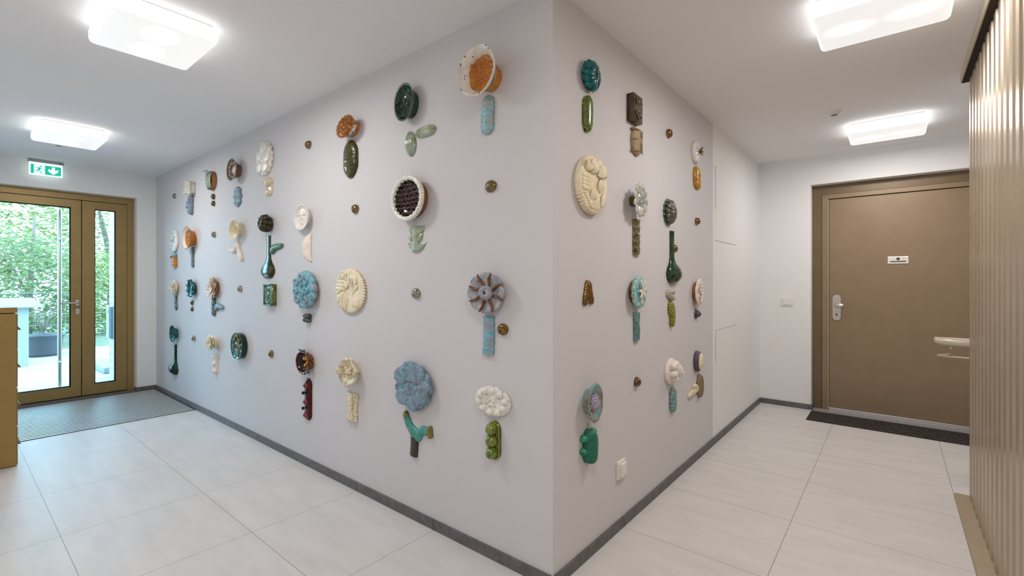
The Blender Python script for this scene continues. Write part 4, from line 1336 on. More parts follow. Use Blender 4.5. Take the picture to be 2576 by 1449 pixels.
# green scale leaves
a, b = ab('scaleleaf')
m = M().strip([(-a * 0.75, -b * 0.9), (-a * 0.7, b * 0.05), (-a * 0.1, b * 0.55), (a * 0.95, b * 0.65)], [0.05, 0.072, 0.05, 0.032], 0.022)
put('scaleleaf', 'ceramic_leaf', 'ceramic leaf', 'bent teal green scaly leaf beside the neck of the dark olive bottle', [('leaf', m, TSC())])
def spiky(key, label, d, n, rings, seed, mat, basemat, purple=False):
    a, b = ab(key)
    base = M().lathe([(0.5, 0), (0.62, 0.3 * d), (0.8, 0.55 * d), (0.82, 0.6 * d), (0.3, 0.45 * d)], a, b, 36)
    s = M(); rnd = random.Random(seed)
    for k, (r0, r1, z0, z1, w_) in enumerate(rings):
        for i in range(n):
            t = (i + 0.5 * k) * 2 * PI / n + rnd.uniform(-0.15, 0.15)
            q = rnd.uniform(0.85, 1.1)
            x0, y0 = ellp(a, b, r0, t); x1, y1 = ellp(a, b, min(1.0, r1 * q), t)
            s.petal((x0, y0, z0 * d), (x1, y1, z1 * d * q), w_, 0.003, 0.004, pw=0.9)
    parts = [('base', base, basemat), ('petals', s.jit(0.002, 50), mat)]
    if purple:
        parts.append(('petal_tip', M().blob((-a * 0.1, b * 0.85, d * 1.1), 0.006, 0.006, 0.008), LILAC(), 'lilac tip'))
    return put(key, 'ceramic_flower', 'ceramic flower', label, parts)
spiky('spikyA', 'cream flower with open pointed petals at the far left of the third row', 0.06, 6, [(0.2, 0.95, 0.5, 1.1, 0.04), (0.1, 0.5, 0.5, 1.25, 0.02)], 1, CREAM(), CREAM(), True)
spiky('spikyB', 'rose white flower of many thin curled petals on a brown bowl', 0.075, 13, [(0.5, 1.0, 0.6, 1.0, 0.028), (0.3, 0.8, 0.6, 1.15, 0.022), (0.1, 0.45, 0.6, 1.25, 0.018)], 2, CREAM2(), TERRA())
ribbed('stemB', 'small grey green stem below the cream pointed petal flower', GREYG(), 0.024, 0.08, 3, True, 0.15)
# teal bowl with loops
a, b = ab('tealloops')
m = bowl(a * 0.92, b * 0.92, 0.06, 0.7, 0.1, 0.5)
s = []
for i in range(9):
    t = i * 2 * PI / 9
    x, y = ellp(a, b, 0.86, t)
    pts = [(x * (1 + 0.1 * cos(q)) + 0.012 * cos(q) * sin(t), y - 0.012 * cos(q) * cos(t), 0.066 + 0.016 * sin(q)) for q in [k * PI / 4 - PI / 2 for k in range(9)]]
    s.append(('loop', M().tube(pts, 0.0045, 7, steps=2), DKGRN()))
put('tealloops', 'ceramic_flower', 'ceramic flower', 'teal bowl flower with clay loops around its rim', [('bowl', m, TEAL())] + s + [('centre', M().blob((0, 0, 0.035), a * 0.3, b * 0.3, 0.02), TEAL())])
ribbed('finger', 'grey green finger shaped stem with pressed rings below the rose white flower', GREYG(), 0.026, 0.05, 4, True)
a, b = ab('armgray')
put('armgray', 'ceramic_leaf', 'ceramic leaf', 'grey bent arm piece beside the grey green finger stem', [('arm', M().strip([(-a * 0.3, -b * 0.9), (-a * 0.55, -b * 0.1), (-a * 0.35, b * 0.55), (a * 0.3, b * 0.45), (a * 0.95, b * 0.15)], [0.035, 0.055, 0.06, 0.045, 0.03], 0.024).jit(0.002, 50), BLUEG())])
# green relief tile
a, b = ab('tileG')
m = M().box(-a, a, -b, b, 0, 0.032)
fr_ = M().box(-a, -a * 0.86, -b, b, 0.03, 0.038); fr_.box(a * 0.86, a, -b, b, 0.03, 0.038); fr_.box(-a, a, -b, -b * 0.88, 0.03, 0.038); fr_.box(-a, a, b * 0.88, b, 0.03, 0.038)
r_ = M().strip([(0, b * 0.1), (0, -b * 0.7)], 0.02, 0.010, 0.031, n=8)
for x, y in ((-0.5, 0.6), (0, 0.7), (0.5, 0.6), (-0.45, 0.15), (0.5, 0.15), (-0.5, -0.35), (0.45, -0.4)):
    r_.strip([(a * x * 0.2, b * (y - 0.3)), (a * x, b * y)], [0.012, 0.022], 0.010, 0.031, n=8)
r_.strip([(-a * 0.45, -b * 0.55), (0, -b * 0.75), (a * 0.45, -b * 0.55)], 0.016, 0.01, 0.031, n=10)
put('tileG', 'ceramic_tile', 'ceramic tile', 'rectangular blue green tile with a raised plant relief', [('slab', m.jit(0.0015, 30), glaze('g_tile_yellow_green', [c8(60, 70, 10), c8(130, 124, 30)], 40, 0.2, (c8(20, 30, 10), 0.5, 100), coat=0.6)), ('border', fr_, glaze('g_tile_blue', [c8(60, 130, 130), c8(120, 170, 160)], 50, 0.15, (c8(20, 60, 50), 0.5, 120), coat=0.8)), ('field', M().box(-a * 0.86, a * 0.86, -b * 0.88, b * 0.88, 0.03, 0.0335), glaze('g_tile_blue', [c8(1, 1, 1)])), ('plant_relief', r_, glaze('g_tile_relief', [c8(90, 96, 40), c8(120, 120, 60)], 50, 0.2, coat=0.6))])
# teal antenna bowl
a, b = ab('antenna')
m = bowl(a * 0.95, b * 0.95, 0.055, 0.65, 0.08, 0.45, scal(24, 0.08), N=96)
s = M()
for i in range(24):
    t = i * 2 * PI / 24
    x, y = ellp(a, b, 0.93, t); s.blob((x, y, 0.056), 0.007, 0.007, 0.008, 8, 5)
st = M().tube([(0, 0, 0.02), (-0.002, 0, 0.085)], 0.006, 8, steps=1)
for i in range(6):
    t = i * PI / 3
    st.blob((0.018 * cos(t), 0.018 * sin(t), 0.035), 0.008, 0.008, 0.008, 8, 5)
put('antenna', 'ceramic_flower', 'ceramic flower', 'small dark teal bowl flower with a rod at its centre and beaded rim', [('bowl', m, TEAL()), ('rim_beads', s, DKGRN()), ('rod', st, TEAL())])
# cream leafy flower
spiky('creamleafy', 'cream flower of broad folded leaves above the three bubble pod', 0.07, 7, [(0.1, 0.98, 0.45, 0.75, 0.055), (0.05, 0.7, 0.6, 1.0, 0.045), (0.0, 0.3, 0.8, 1.25, 0.022)], 6, CREAM(), CREAM())
# turquoise bowl with cactus relief
a, b = ab('turqbowl')
m = bowl(a, b, 0.05, 0.96, 0.06, 0.55)
inn = M().lathe([(0.92, 0.046), (0.88, 0.034), (0.5, 0.030), (0.2, 0.030)], a, b, 40)
s = M()
s.strip([(0.0, -b * 0.85), (0, 0), (-0.005, b * 0.35)], [0.022, 0.030, 0.022], 0.014, 0.028, n=14)
for x, y in ((-0.55, -0.1), (0.5, 0.0), (-0.35, 0.45), (0.35, 0.42), (0.05, 0.68)):
    s.strip([(0, b * (y - 0.35)), (a * x * 0.7, b * (y - 0.15)), (a * x, b * y)], [0.014, 0.014, 0.014], 0.012, 0.03, n=10)
fl = M()
for x, y in ((-0.6, -0.05), (0.55, 0.05), (-0.38, 0.5), (0.38, 0.47), (0.05, 0.75)):
    fl.blob((a * x, b * y, 0.046), 0.015, 0.015, 0.014, 12, 7)
put('turqbowl', 'ceramic_flower', 'ceramic flower', 'shiny turquoise round dish with a raised ochre cactus plant inside', [('dish', m, DKGRN()), ('turquoise_glaze', inn, glaze('g_turq_shiny', [c8(10, 100, 130), c8(50, 170, 190)], 30, 0.06, coat=1.0)), ('cactus_relief', s.jit(0.0015, 60), glaze('g_ochre_relief', [c8(70, 62, 20), c8(140, 118, 44)], 50, 0.2, coat=0.6)), ('cactus_buds', fl, glaze('g_bud', [c8(120, 100, 40), c8(160, 140, 70)], 50, 0.3))])
# caramel bowl with pine cones
a, b = ab('pinecone')
m = bowl(a, b, 0.055, 0.66, 0.08, 0.35, scal(16, 0.10), N=96, tilt=0.2)
m2 = M().lathe([(0.86, 0.05), (0.8, 0.030), (0.3, 0.026)], a, b, 40)
s = M()
for i, (x, y) in enumerate(((-0.35, 0.25), (0.05, 0.3), (0.42, 0.35), (-0.1, -0.05), (0.3, -0.05), (-0.4, -0.2), (0.1, -0.4), (0.5, -0.25), (-0.2, -0.45))):
    cx, cy = a * x, b * y
    s.blob((cx, cy, 0.034), a * 0.17, b * 0.26, 0.024, 12, 8)
s.jit(0.004, 130)
put('pinecone', 'ceramic_flower', 'ceramic flower', 'caramel scalloped bowl filled with small pine cone shapes', [('bowl', m, CARAM()), ('lining', m2, glaze('g_blue_white', [c8(228, 222, 228), c8(240, 236, 240)], 20, 0.2, (c8(30, 34, 110), 0.6, 60))), ('cones', s, glaze('g_cones', [c8(110, 60, 24), c8(200, 136, 70)], 90, 0.4))])
# olive pod
a, b = ab('olivepod')
m = M().strip([(0, b), (0, b * 0.3), (0, -b * 0.3), (0, -b)], [a * 1.5, 2 * a, 2 * a, a * 1.4], 0.05, N=16, n=40)
m.jit(0.003, 120, 3)
put('olivepod', 'ceramic_pod', 'ceramic pod', 'large dark olive glossy pod below the caramel scalloped bowl', [('pod', m, glaze('g_olive_pod', [c8(34, 34, 10), c8(84, 76, 22), c8(40, 50, 30), c8(90, 84, 34)], 34, 0.16, bump=1.0, coat=0.25, spec=0.25))])
# face disc
a, b = ab('face')
def facef(x, y):
    u_, v_ = x / a, y / b
    h = 0.010 * math.exp(-((u_ - 0) ** 2 / 0.01 + (v_ + 0.02) ** 2 / 0.05))
    h += 0.006 * math.exp(-((u_) ** 2 / 0.05 + (v_ + 0.4) ** 2 / 0.004)) + 0.005 * math.exp(-((u_) ** 2 / 0.04 + (v_ + 0.52) ** 2 / 0.004))
    for s_ in (-0.28, 0.28):
        h += 0.007 * math.exp(-((u_ - s_) ** 2 / 0.02 + (v_ - 0.18) ** 2 / 0.004)) - 0.006 * math.exp(-((u_ - s_) ** 2 / 0.03 + (v_ - 0.02) ** 2 / 0.01))
    return h
m = bowl(a, b, 0.05, 0.66, 0.16, 0.6, scal(24, 0.06), N=96)
f_ = M().pad(a * 0.68, b * 0.72, 0.030, 0.034, 0.010, hf=facef, R=26, N=72)
put('face', 'ceramic_flower', 'ceramic flower', 'white round bowl with a human face relief inside', [('bowl', m, WHITE()), ('face_relief', f_, WHITE())])
# half moon pod
a, b = ab('halfmoon')
rows = []
m = M()
for i in range(33):
    v_ = 1 - 2 * i / 32
    wd = max(0.04, 1 - v_ * v_) ** 0.6
    x1 = a * (0.80 + 0.18 * abs(v_) ** 3); x0 = x1 - 2 * a * 0.97 * wd
    rows.append([(x1 + (x0 - x1) * (0.5 - 0.5 * cos(PI * j / 10)), b * v_, 0.003 + sin(PI * j / 10) ** 0.7 * 0.032 * wd) for j in range(11)] + [((x0 + x1) / 2, b * v_, 0)])
m.grid(rows, True, True)
ed = M().tube([(a * 0.96, b * 0.98, 0.006), (a * 0.80, b * 0.5, 0.006), (a * 0.84, 0, 0.006), (a * 0.78, -b * 0.5, 0.006), (a * 0.95, -b * 0.97, 0.006)], 0.006, 8)
put('halfmoon', 'ceramic_pod', 'ceramic pod', 'white half moon pod below the white face disc', [('pod', m.jit(0.0015, 40), CREAM2()), ('seam', ed, CREAM2())])
# blue scalloped disc
def craggy(key, label, mat, n, amp, z, seed, lumps, lsz, sidemat=None, lmod=0.0):
    a, b = ab(key)
    base = M().lathe([(0.80, 0), (0.86, z * 0.5), (0.9, z * 0.9)], a, b, 40)
    m = M().pad(a, b, z * 0.35, z, 0.004, scal(n, amp, seed), N=120, hf=lambda x, y: 0.005 * noise.noise(Vector((x * 40, y * 40, seed))), R=16)
    s = M(); rnd = random.Random(seed)
    for i in range(lumps):
        x, y = ellp(a, b, 0.86 * math.sqrt(rnd.random()), rnd.uniform(0, 6.28)); q = rnd.uniform(0.6, 1.2) * lsz
        s.blob((x, y, z + 0.003), q, q, q * 0.8, 10, 6)
    return base, m.jit(0.0015, 40, seed), s
a, b = ab('bluedisc')
base, m, s = craggy('bluedisc', '', None, 13, 0.12, 0.034, 1, 0, 0.01)
for x, y, r in ((-0.45, 0.4, 0.2), (0.05, 0.62, 0.2), (0.0, 0.3, 0.15), (0.45, 0.45, 0.2), (-0.5, -0.1, 0.16), (0.5, -0.05, 0.14), (0.1, -0.2, 0.16), (-0.35, -0.5, 0.2), (0.4, -0.55, 0.18)):
    s.lathe([(0.8, 0.030), (1, 0.040), (0.8, 0.048), (0.5, 0.040), (0.2, 0.034)], a * r, b * r, 20, cx=a * x, cy=b * y)
put('bluedisc', 'ceramic_flower', 'ceramic flower', 'round turquoise scalloped disc with pressed hollows above a grey cluster', [('back', base, TAN()), ('disc', m, TURQ()), ('pressed_hollows', s.jit(0.0015, 50), TURQ())])
a, b = ab('cluster')
s = M()
for x, y in ((-0.4, 0.45), (0.35, 0.45), (-0.45, -0.3), (0.3, -0.4), (0, 0)):
    s.blob((a * x, b * y, 0.016), a * 0.5, b * 0.5, 0.022, 14, 8)
for v in s.v: v.z = max(v.z, 0)
put('cluster', 'ceramic_button', 'ceramic button', 'small dark grey cluster of balls under the turquoise scalloped disc', [('cluster', s, GREYM())])
# cream disc with flower relief
a, b = ab('reliefdisc')
m = M().pad(a, b, 0, 0.032, 0.004, N=288, mod=lambda t: 1 + (0.026 * (1 if sin(48 * t) > 0 else -1) if -1.0 < ((t + PI) % (2 * PI) - PI) < 1.5 else 0))
s = M()
for i in range(4):
    s.strip([(-a * 0.95 + i * a * 0.05 , b * (0.12 + 0.16 * i)), (-a * 0.35 + i * a * 0.08, b * (0.08 + 0.16 * i))], 0.026, 0.015, 0.032, n=10)
s.strip([(-a * 0.9, -b * 0.12), (-a * 0.55, b * 0.05)], 0.018, 0.012, 0.032, n=8)
for x0, y0, x1, y1 in ((-0.6, -0.75, -0.45, -0.1), (-0.45, -0.85, -0.25, -0.12), (-0.28, -0.92, -0.12, -0.2), (0.3, -0.7, 0.3, -0.3), (0.45, -0.75, 0.45, -0.3), (0.6, -0.7, 0.58, -0.3), (-0.78, -0.55, -0.7, -0.2)):
    s.strip([(a * x0, b * y0), (a * x1, b * y1)], 0.024, 0.012, 0.032, n=10)
s.strip([(-a * 0.35, -b * 0.05), (-a * 0.22, b * 0.2)], 0.018, 0.012, 0.032, n=8)
s.strip([(a * 0.25, -b * 0.25), (a * 0.28, b * 0.1), (a * 0.25, b * 0.35)], 0.010, 0.010, 0.032, n=10)
s.strip([(a * 0.28, -b * 0.1), (a * 0.45, b * 0.12)], [0.014, 0.02], 0.012, 0.032, n=8)
f2 = M()
f2.pad(a * 0.26, b * 0.2, 0.03, 0.050, 0.004, scal(8, 0.15), N=64, cx=-a * 0.38, cy=b * 0.72)
f2.pad(a * 0.3, b * 0.26, 0.03, 0.044, 0.006, cx=a * 0.28, cy=b * 0.46)
f2.petal((-a * 0.25, b * 0.12, 0.036), (-a * 0.12, b * 0.42, 0.046), a * 0.3, 0.008)
f2.petal((-a * 0.2, b * 0.12, 0.04), (a * 0.02, b * 0.3, 0.05), a * 0.16, 0.008)
f2.petal((a * 0.4, b * 0.1, 0.036), (a * 0.62, b * 0.22, 0.046), a * 0.22, 0.008)
dt = M()
for i in range(8):
    t = i * PI / 4; dt.blob((-a * 0.38 + a * 0.17 * cos(t), b * 0.72 + b * 0.13 * sin(t), 0.053), 0.0035, 0.0035, 0.002, 6, 4)
for i in range(3):
    for j in range(4):
        dt.blob((a * (0.12 + 0.11 * i), b * (0.36 + 0.07 * j - 0.03 * i), 0.050), 0.0035, 0.004, 0.002, 6, 4)
put('reliefdisc', 'ceramic_flower', 'ceramic flower', 'big cream oval disc with raised flowers and a toothed right edge', [('disc', m, CREAM()), ('raised_stalks', s.jit(0.001, 60), CREAM()), ('raised_flowers', f2, CREAM()), ('holes', dt, flat('hole_brown', c8(90, 72, 48), 0.8))])
# amber bowl
a, b = ab('amberbowl')
m = bowl(a * 1.0, b * 0.9, 0.075, 0.8, 0.10, 0.35)
inn = M().lathe([(0.885, 0.0747), (0.865, 0.069), (0.745, 0.041), (0.58, 0.030), (0.2, 0.030)], a, b * 0.9, 36)
s = M(); rnd = random.Random(12)
for i in range(34):
    t = i * 2 * PI / 34
    x, y = ellp(a, b, rnd.uniform(0.88, 1.02), t); s.blob((x, y, rnd.uniform(0.02, 0.065)), 0.007, 0.007, 0.009, 7, 5)
yb = M()
for x, y in ((-0.05, 0.28), (0.32, 0.33), (0.1, -0.25), (0.45, 0.0)):
    yb.blob((a * x, b * y, 0.045), 0.011, 0.013, 0.014, 12, 7)
cr = M()
for i in range(9):
    cr.tube([(-a * 0.1 + 0.005 * (i - 4), b * 0.85, 0.06), (-a * 0.1 + 0.009 * (i - 4), b * 1.02, 0.075)], 0.004, 6, steps=1)
put('amberbowl', 'ceramic_flower', 'ceramic flower', 'amber brown bowl with dark red inside and yellow buds above the red stem', [('bowl', m, AMBER()), ('dark_inside', inn, DKRED()), ('studs', s, glaze('g_stud', [c8(60, 50, 30), c8(110, 90, 50)], 60, 0.2, coat=0.6)), ('yellow_buds', yb, glaze('g_yellow_bud', [c8(210, 140, 20), c8(236, 170, 40)], 40, 0.2)), ('blue_crest', cr, glaze('g_blue_crest', [c8(40, 60, 84), c8(90, 120, 140)], 60, 0.2))])
# dark red stem
a, b = ab('redstem')
m = M().strip([(0.1 * a, b), (0, b * 0.3), (0, -b * 0.3), (0, -b)], 2 * a * 0.85, 0.026, n=50)
s = M()
for y in (0.65, -0.12, -0.75):
    s.blob((-a * 0.25, b * y, 0.02), a * 0.55, b * 0.15, 0.022, 14, 8)
kn = M()
for y in (0.3, -0.42):
    kn.blob((-a * 0.45, b * y, 0.038), 0.010, 0.012, 0.014, 10, 6)
put('redstem', 'ceramic_stalk', 'ceramic stalk', 'long dark red glazed stem with red swellings below the amber bowl', [('stem', m.jit(0.003, 50), OXRED()), ('swellings', s.jit(0.002, 60), glaze('g_bright_ox', [c8(96, 16, 22), c8(134, 30, 34)], 30, 0.15, coat=0.8)), ('knots', kn, OXRED())])
# speckled flower
a, b = ab('speckflower')
m = M().lathe([(0.6, 0), (0.72, 0.02), (0.95, 0.04), (1.0, 0.052), (0.96, 0.060), (0.75, 0.045), (0.4, 0.032), (0.2, 0.034)], a, b, 72, mod=lambda t, r: 1 + 0.09 * r * sin(7 * t) + 0.04 * sin(11 * t + 1))
s = M(); rnd = random.Random(31)
for i in range(16):
    x, y = ellp(a, b, rnd.uniform(0, 0.4), rnd.uniform(0, 6.28)); s.blob((x, y, 0.042), 0.010, 0.010, 0.012, 8, 6)
s.petal((-a * 0.55, 0.0, 0.045), (-a * 1.0, b * 0.1, 0.075), 0.045, 0.008, 0.01)
put('speckflower', 'ceramic_flower', 'ceramic flower', 'cream speckled ruffled bowl flower right of the amber bowl', [('bowl', m.jit(0.003, 40), SPECK()), ('lumps', s.jit(0.002, 60), SPECK())])
a, b = ab('speckstem')
m = M().strip([(0, b), (0, 0), (-a * 0.1, -b * 0.9)], [2 * a * 0.95, 2 * a * 0.75, 2 * a * 0.9], 0.022, n=30, round_end=False)
s = M().strip([(a * 0.35, b * 0.9), (a * 0.3, -b * 0.1), (a * 0.35, -b * 0.8)], [0.03, 0.02, 0.03], 0.014, 0.018, n=20)
s.strip([(-a * 0.7, -b * 0.85), (-a * 0.8, -b)], 0.02, 0.02, 0, n=6)
put('speckstem', 'ceramic_stalk', 'ceramic stalk', 'cream speckled stem with a folded edge below the speckled ruffled bowl', [('stem', m.jit(0.003, 40), SPECK()), ('folded_edge', s.jit(0.002, 50), SPECK())])
# dark green bowl with beads
a, b = ab('darkbowl')
m = bowl(a * 0.95, b * 0.95, 0.07, 0.8, 0.06, 0.5)
s = M()
for i in range(52):
    t = i * 2 * PI / 52
    x, y = ellp(a, b, 0.96, t); s.tube([(x * 0.96, y * 0.96, 0.068), (x * 1.03, y * 1.03, 0.073)], 0.0032, 6, steps=1)
st = M()
for i in range(8):
    t = i * 2 * PI / 8 + 0.2
    cx, cy = ellp(a, b, 0.55, t)
    q0 = t * 2
    st.tube([(cx + 0.011 * cos(q0 + q), cy + 0.011 * sin(q0 + q), 0.040) for q in (0, 0.8, 1.6, 2.4, 3.2)], [0.0012, 0.0025, 0.003, 0.0025, 0.0012], 6, steps=2)
for i in range(4):
    t = i * PI / 2; st.tube([(0, 0, 0.042), (0.014 * cos(t), 0.014 * sin(t), 0.040)], [0.004, 0.0008], 6, steps=1)
put('darkbowl', 'ceramic_flower', 'ceramic flower', 'black green oval bowl with a beaded rim and small crescents inside', [('bowl', m, DKGRN()), ('rim_beads', s, glaze('g_silver_green', [c8(60, 76, 60), c8(150, 160, 140)], 90, 0.2)), ('crescents', st, glaze('g_crescent', [c8(60, 84, 70), c8(120, 130, 90)], 60, 0.2))])
# celadon leaves
def ribleaf(key, label, ang, n=7, pw=2.2):
    a, b = ab(key)
    m = M()
    L = math.hypot(a * sin(ang), b * cos(ang)) if False else (b if abs(ang) < 0.7 else a)
    Wd = (a if abs(ang) < 0.7 else b)
    rows = []
    for i in range(31):
        v_ = 1 - 2 * i / 30
        wd = Wd * max(0.05, 1 - abs(v_) ** pw) ** 0.55
        row = []
        for j in range(41):
            q = -1 + 2 * j / 40
            z = max(0, 1 - abs(q) ** 2.4) ** 0.5 * 0.022 * (wd / Wd) + 0.0022 * cos(q * PI * n) * (1 - q * q)
            row.append((q * wd * cos(ang) - v_ * L * sin(ang), v_ * L * cos(ang) + q * wd * sin(ang), max(0, z)))
        rows.append(row + [(-v_ * L * sin(ang), v_ * L * cos(ang), 0)])
    m.grid(rows, True, True)
    return put(key, 'ceramic_leaf', 'ceramic leaf', label, [('leaf', m, CELA())])
ribleaf('leafA', 'upright ribbed celadon leaf below the black green bowl', 0.12)
ribleaf('leafB', 'sideways ribbed celadon leaf right of the upright one', PI / 2 + 0.0, 7, 3.6)
# big white bowl with orange inside
a, b = ab('bigbowl')
tl = -0.35
m = M().lathe([(0.50, 0), (0.56, 0.03), (0.62, 0.055), (0.78, 0.075)], a, b, 48, tilt=tl, cap1=False)
r_ = M().lathe([(0.60, 0.050), (0.80, 0.082), (0.97, 0.104), (1.0, 0.112), (0.955, 0.115), (0.86, 0.100), (0.72, 0.080), (0.64, 0.066), (0.62, 0.06)], a, b, 64, mod=lambda t, r: 1 + 0.012 * sin(5 * t) * r, cap1=False, tilt=tl)
o_ = M().lathe([(0.72, 0.078), (0.68, 0.074), (0.4, 0.072), (0.15, 0.072)], a, b, 48, tilt=tl)
s = M(); rnd = random.Random(6)
for row_ in range(5):
    for c_ in range(4):
        x = a * (-0.38 + c_ * 0.25 + 0.06 * (row_ % 2)); y = b * (-0.42 + row_ * 0.21) + b * 0.05 * c_
        s.tube([(x + 0.008, y - 0.004, 0.070), (x, y, 0.080), (x - 0.012, y + 0.005, 0.089)], [0.0065, 0.0045, 0.0015], 7, steps=2)
dt = M()
for i, (rr, t) in enumerate(((0.93, 2.6), (0.9, 2.2), (0.78, 2.35), (0.8, 3.4), (0.8, 3.55), (0.95, 1.1), (0.95, 0.2), (0.96, 5.3), (0.96, 4.1), (0.93, 3.0), (0.96, 2.95), (0.98, 1.3), (0.85, 2.0))):
    x, y = ellp(a, b, rr, t, tl); zz = 0.115 if rr > 0.9 else 0.092
    dt.blob((x, y, zz), 0.0032, 0.0032, 0.002, 8, 5)
put('bigbowl', 'ceramic_flower', 'ceramic flower', 'large white rimmed bowl with thorny orange inside at the top by the corner', [('orange_back', m, ORANGE()), ('white_rim', r_.jit(0.001, 30), WHITE()), ('orange_inside', o_.jit(0.002, 60), ORANGE()), ('thorns', s, ORANGE()), ('blue_dots', dt, flat('cobalt_dot', c8(28, 26, 84), 0.3))])
a, b = ab('lbstem')
m = M().strip([(0.1 * a, b), (0, b * 0.4), (-0.05 * a, -b * 0.3), (-0.1 * a, -b)], 2 * a * 0.92, 0.026, n=60, ripple=lambda t: 1 + 0.04 * sin(t * 44))
put('lbstem', 'ceramic_stalk', 'ceramic stalk', 'light blue ringed stem below the large white rimmed bowl', [('stem', m.jit(0.002, 60), glaze('g_light_blue', [c8(112, 168, 182), c8(136, 190, 202), c8(150, 178, 184), c8(172, 164, 152)], 30, 0.4, (c8(150, 124, 104), 0.5, 60), bump=0.7))])
# white rimmed dark red bowl
a, b = ab('redbowl')
m = M().lathe([(0.80, 0), (0.84, 0.03), (0.90, 0.055)], a, b, 48, cap1=False)
r_ = M().lathe([(0.90, 0.046), (1.0, 0.055), (0.985, 0.068), (0.92, 0.072), (0.80, 0.070), (0.78, 0.055)], a, b, 88, mod=lambda t, r: 1 + (0.02 * sin(22 * t) if r < 0.85 else 0), cap1=False)
i_ = M().lathe([(0.80, 0.062), (0.74, 0.040), (0.4, 0.034), (0.2, 0.034)], a, b, 44)
s = M(); rnd = random.Random(14)
for row_ in range(7):
    for c_ in range(5):
        x = a * (-0.56 + c_ * 0.27 + 0.13 * (row_ % 2)) + rnd.uniform(-.006, .006); y = b * (-0.64 + row_ * 0.21) + rnd.uniform(-.004, .004)
        if (x / a) ** 2 + (y / b) ** 2 < 0.5:
            s.tube([(x + 0.008, y - 0.002, 0.036), (x, y + 0.003, 0.048), (x - 0.013, y + rnd.uniform(-0.004, 0.008), 0.055)], [0.006, 0.0045, 0.002], 7, steps=2)
put('redbowl', 'ceramic_flower', 'ceramic flower', 'white rimmed bowl with glossy blackish red thorny inside and brown back', [('brown_back', m, glaze('g_brown_back', [c8(120, 70, 30), c8(140, 86, 42)], 12, 0.5, bump=0.1)), ('white_rim', r_.jit(0.001, 40), WHSP()), ('dark_inside', i_, DKRED()), ('thorns', s, glaze('g_thorn_red', [c8(54, 16, 10), c8(84, 30, 18)], 40, 0.08, coat=1.0))])
# celadon thorny stem
a, b = ab('thorn')
m = M().strip([(0, b), (0, 0), (0, -b)], [a * 0.7, a * 0.55, a * 0.8], 0.016, n=20, round_end=False)
s = M()
for x0, y0, x1, y1, w_ in ((0.1, 0.45, 0.9, 1.0, 0.04), (-0.1, 0.6, -0.8, 0.8, 0.035), (0.1, -0.1, 0.72, 0.4, 0.035), (-0.1, 0.0, -0.85, 0.2, 0.03), (0.1, -0.85, 1.0, -0.35, 0.035), (-0.1, -0.8, -0.85, -0.3, 0.03)):
    s.strip([(a * x0, b * y0), (a * (x0 + x1) / 2, b * ((y0 + y1) / 2 - 0.04)), (a * x1, b * y1)], [w_ * 1.3, w_, 0.006], [0.014, 0.012, 0.003], n=14)
put('thorn', 'ceramic_stalk', 'ceramic stalk', 'glossy celadon thorny stem below the white rimmed dark red bowl', [('stalk', m, CELA()), ('thorns', s, CELA())])
# grey daisy with brown ribs
a, b = ab('daisy')
m = M().lathe([(0.78, 0), (0.86, 0.014), (1.0, 0.036), (0.985, 0.044), (0.8, 0.034), (0.5, 0.028), (0.3, 0.030)], a * 0.97, b * 0.97, 96, mod=lambda t, r: 1 - 0.13 * r * abs(cos(4 * t - 1.6)) ** 8)
s = M()
for i in range(8):
    t = i * PI / 4 + 0.42
    x0, y0 = ellp(a, b, 0.38, t - 0.05); x1, y1 = ellp(a, b, 0.64, t + 0.10); x2, y2 = ellp(a, b, 0.93, t + 0.02)
    s.tube([(x0, y0, 0.034), (x1, y1, 0.040), (x2, y2, 0.044)], [0.007, 0.0062, 0.004], 8, steps=4)
c = M().lathe([(0.33, 0.026), (0.34, 0.040), (0.28, 0.054), (0.18, 0.056), (0.07, 0.050), (0.06, 0.035)], a, b * 1.05, 32)
h_ = M().blob((0, 0, 0.048), 0.006, 0.008, 0.004)
dg = glaze('g_daisy_grey', [c8(136, 138, 146), c8(176, 178, 184)], 22, 0.45, (c8(84, 80, 80), 0.42, 70), bump=0.4)
put('daisy', 'ceramic_flower', 'ceramic flower', 'grey daisy with brown curved ribs and a ring centre near the corner', [('petals', m.jit(0.0015, 30), dg), ('brown_ribs', s, glaze('g_rib_brown', [c8(96, 54, 20), c8(140, 86, 34)], 30, 0.35)), ('ring_centre', c, dg), ('hole', h_, m_black)])
a, b = ab('turqstem')
m = M().strip([(-0.02 * a, b), (0.03 * a, 0), (-0.08 * a, -b)], [2 * a * 0.9] * 3, 0.020, n=60, round_end=False, ripple=lambda t: 1 + 0.03 * sin(t * 38))
put('turqstem', 'ceramic_stalk', 'ceramic stalk', 'straight turquoise stem below the grey daisy with brown ribs', [('stem', m.jit(0.0015, 50), TURQ())])
# blue grey scalloped cluster
a, b = ab('scallopblue')
base, m, s = craggy('scallopblue', '', None, 11, 0.14, 0.036, 5, 70, 0.0095)
for i, (x, y, r) in enumerate(((-0.6, 0.35, 0.36), (0.3, 0.5, 0.42), (-0.15, 0.72, 0.32), (0.5, -0.25, 0.4), (-0.5, -0.5, 0.36), (0.1, -0.7, 0.34), (0.75, 0.1, 0.24))):
    s.pad(a * r, b * r, 0.03, 0.043, 0.006, scal(8, 0.06, i), N=48, cx=a * x, cy=b * y)
put('scallopblue', 'ceramic_flower', 'ceramic flower', 'large blue grey scalloped flower with knobbly surface above the branching stem', [('back', base, BLUEG()), ('disc', m, BLUEG()), ('knobbly_lobes', s.jit(0.0025, 60), BLUEG())])
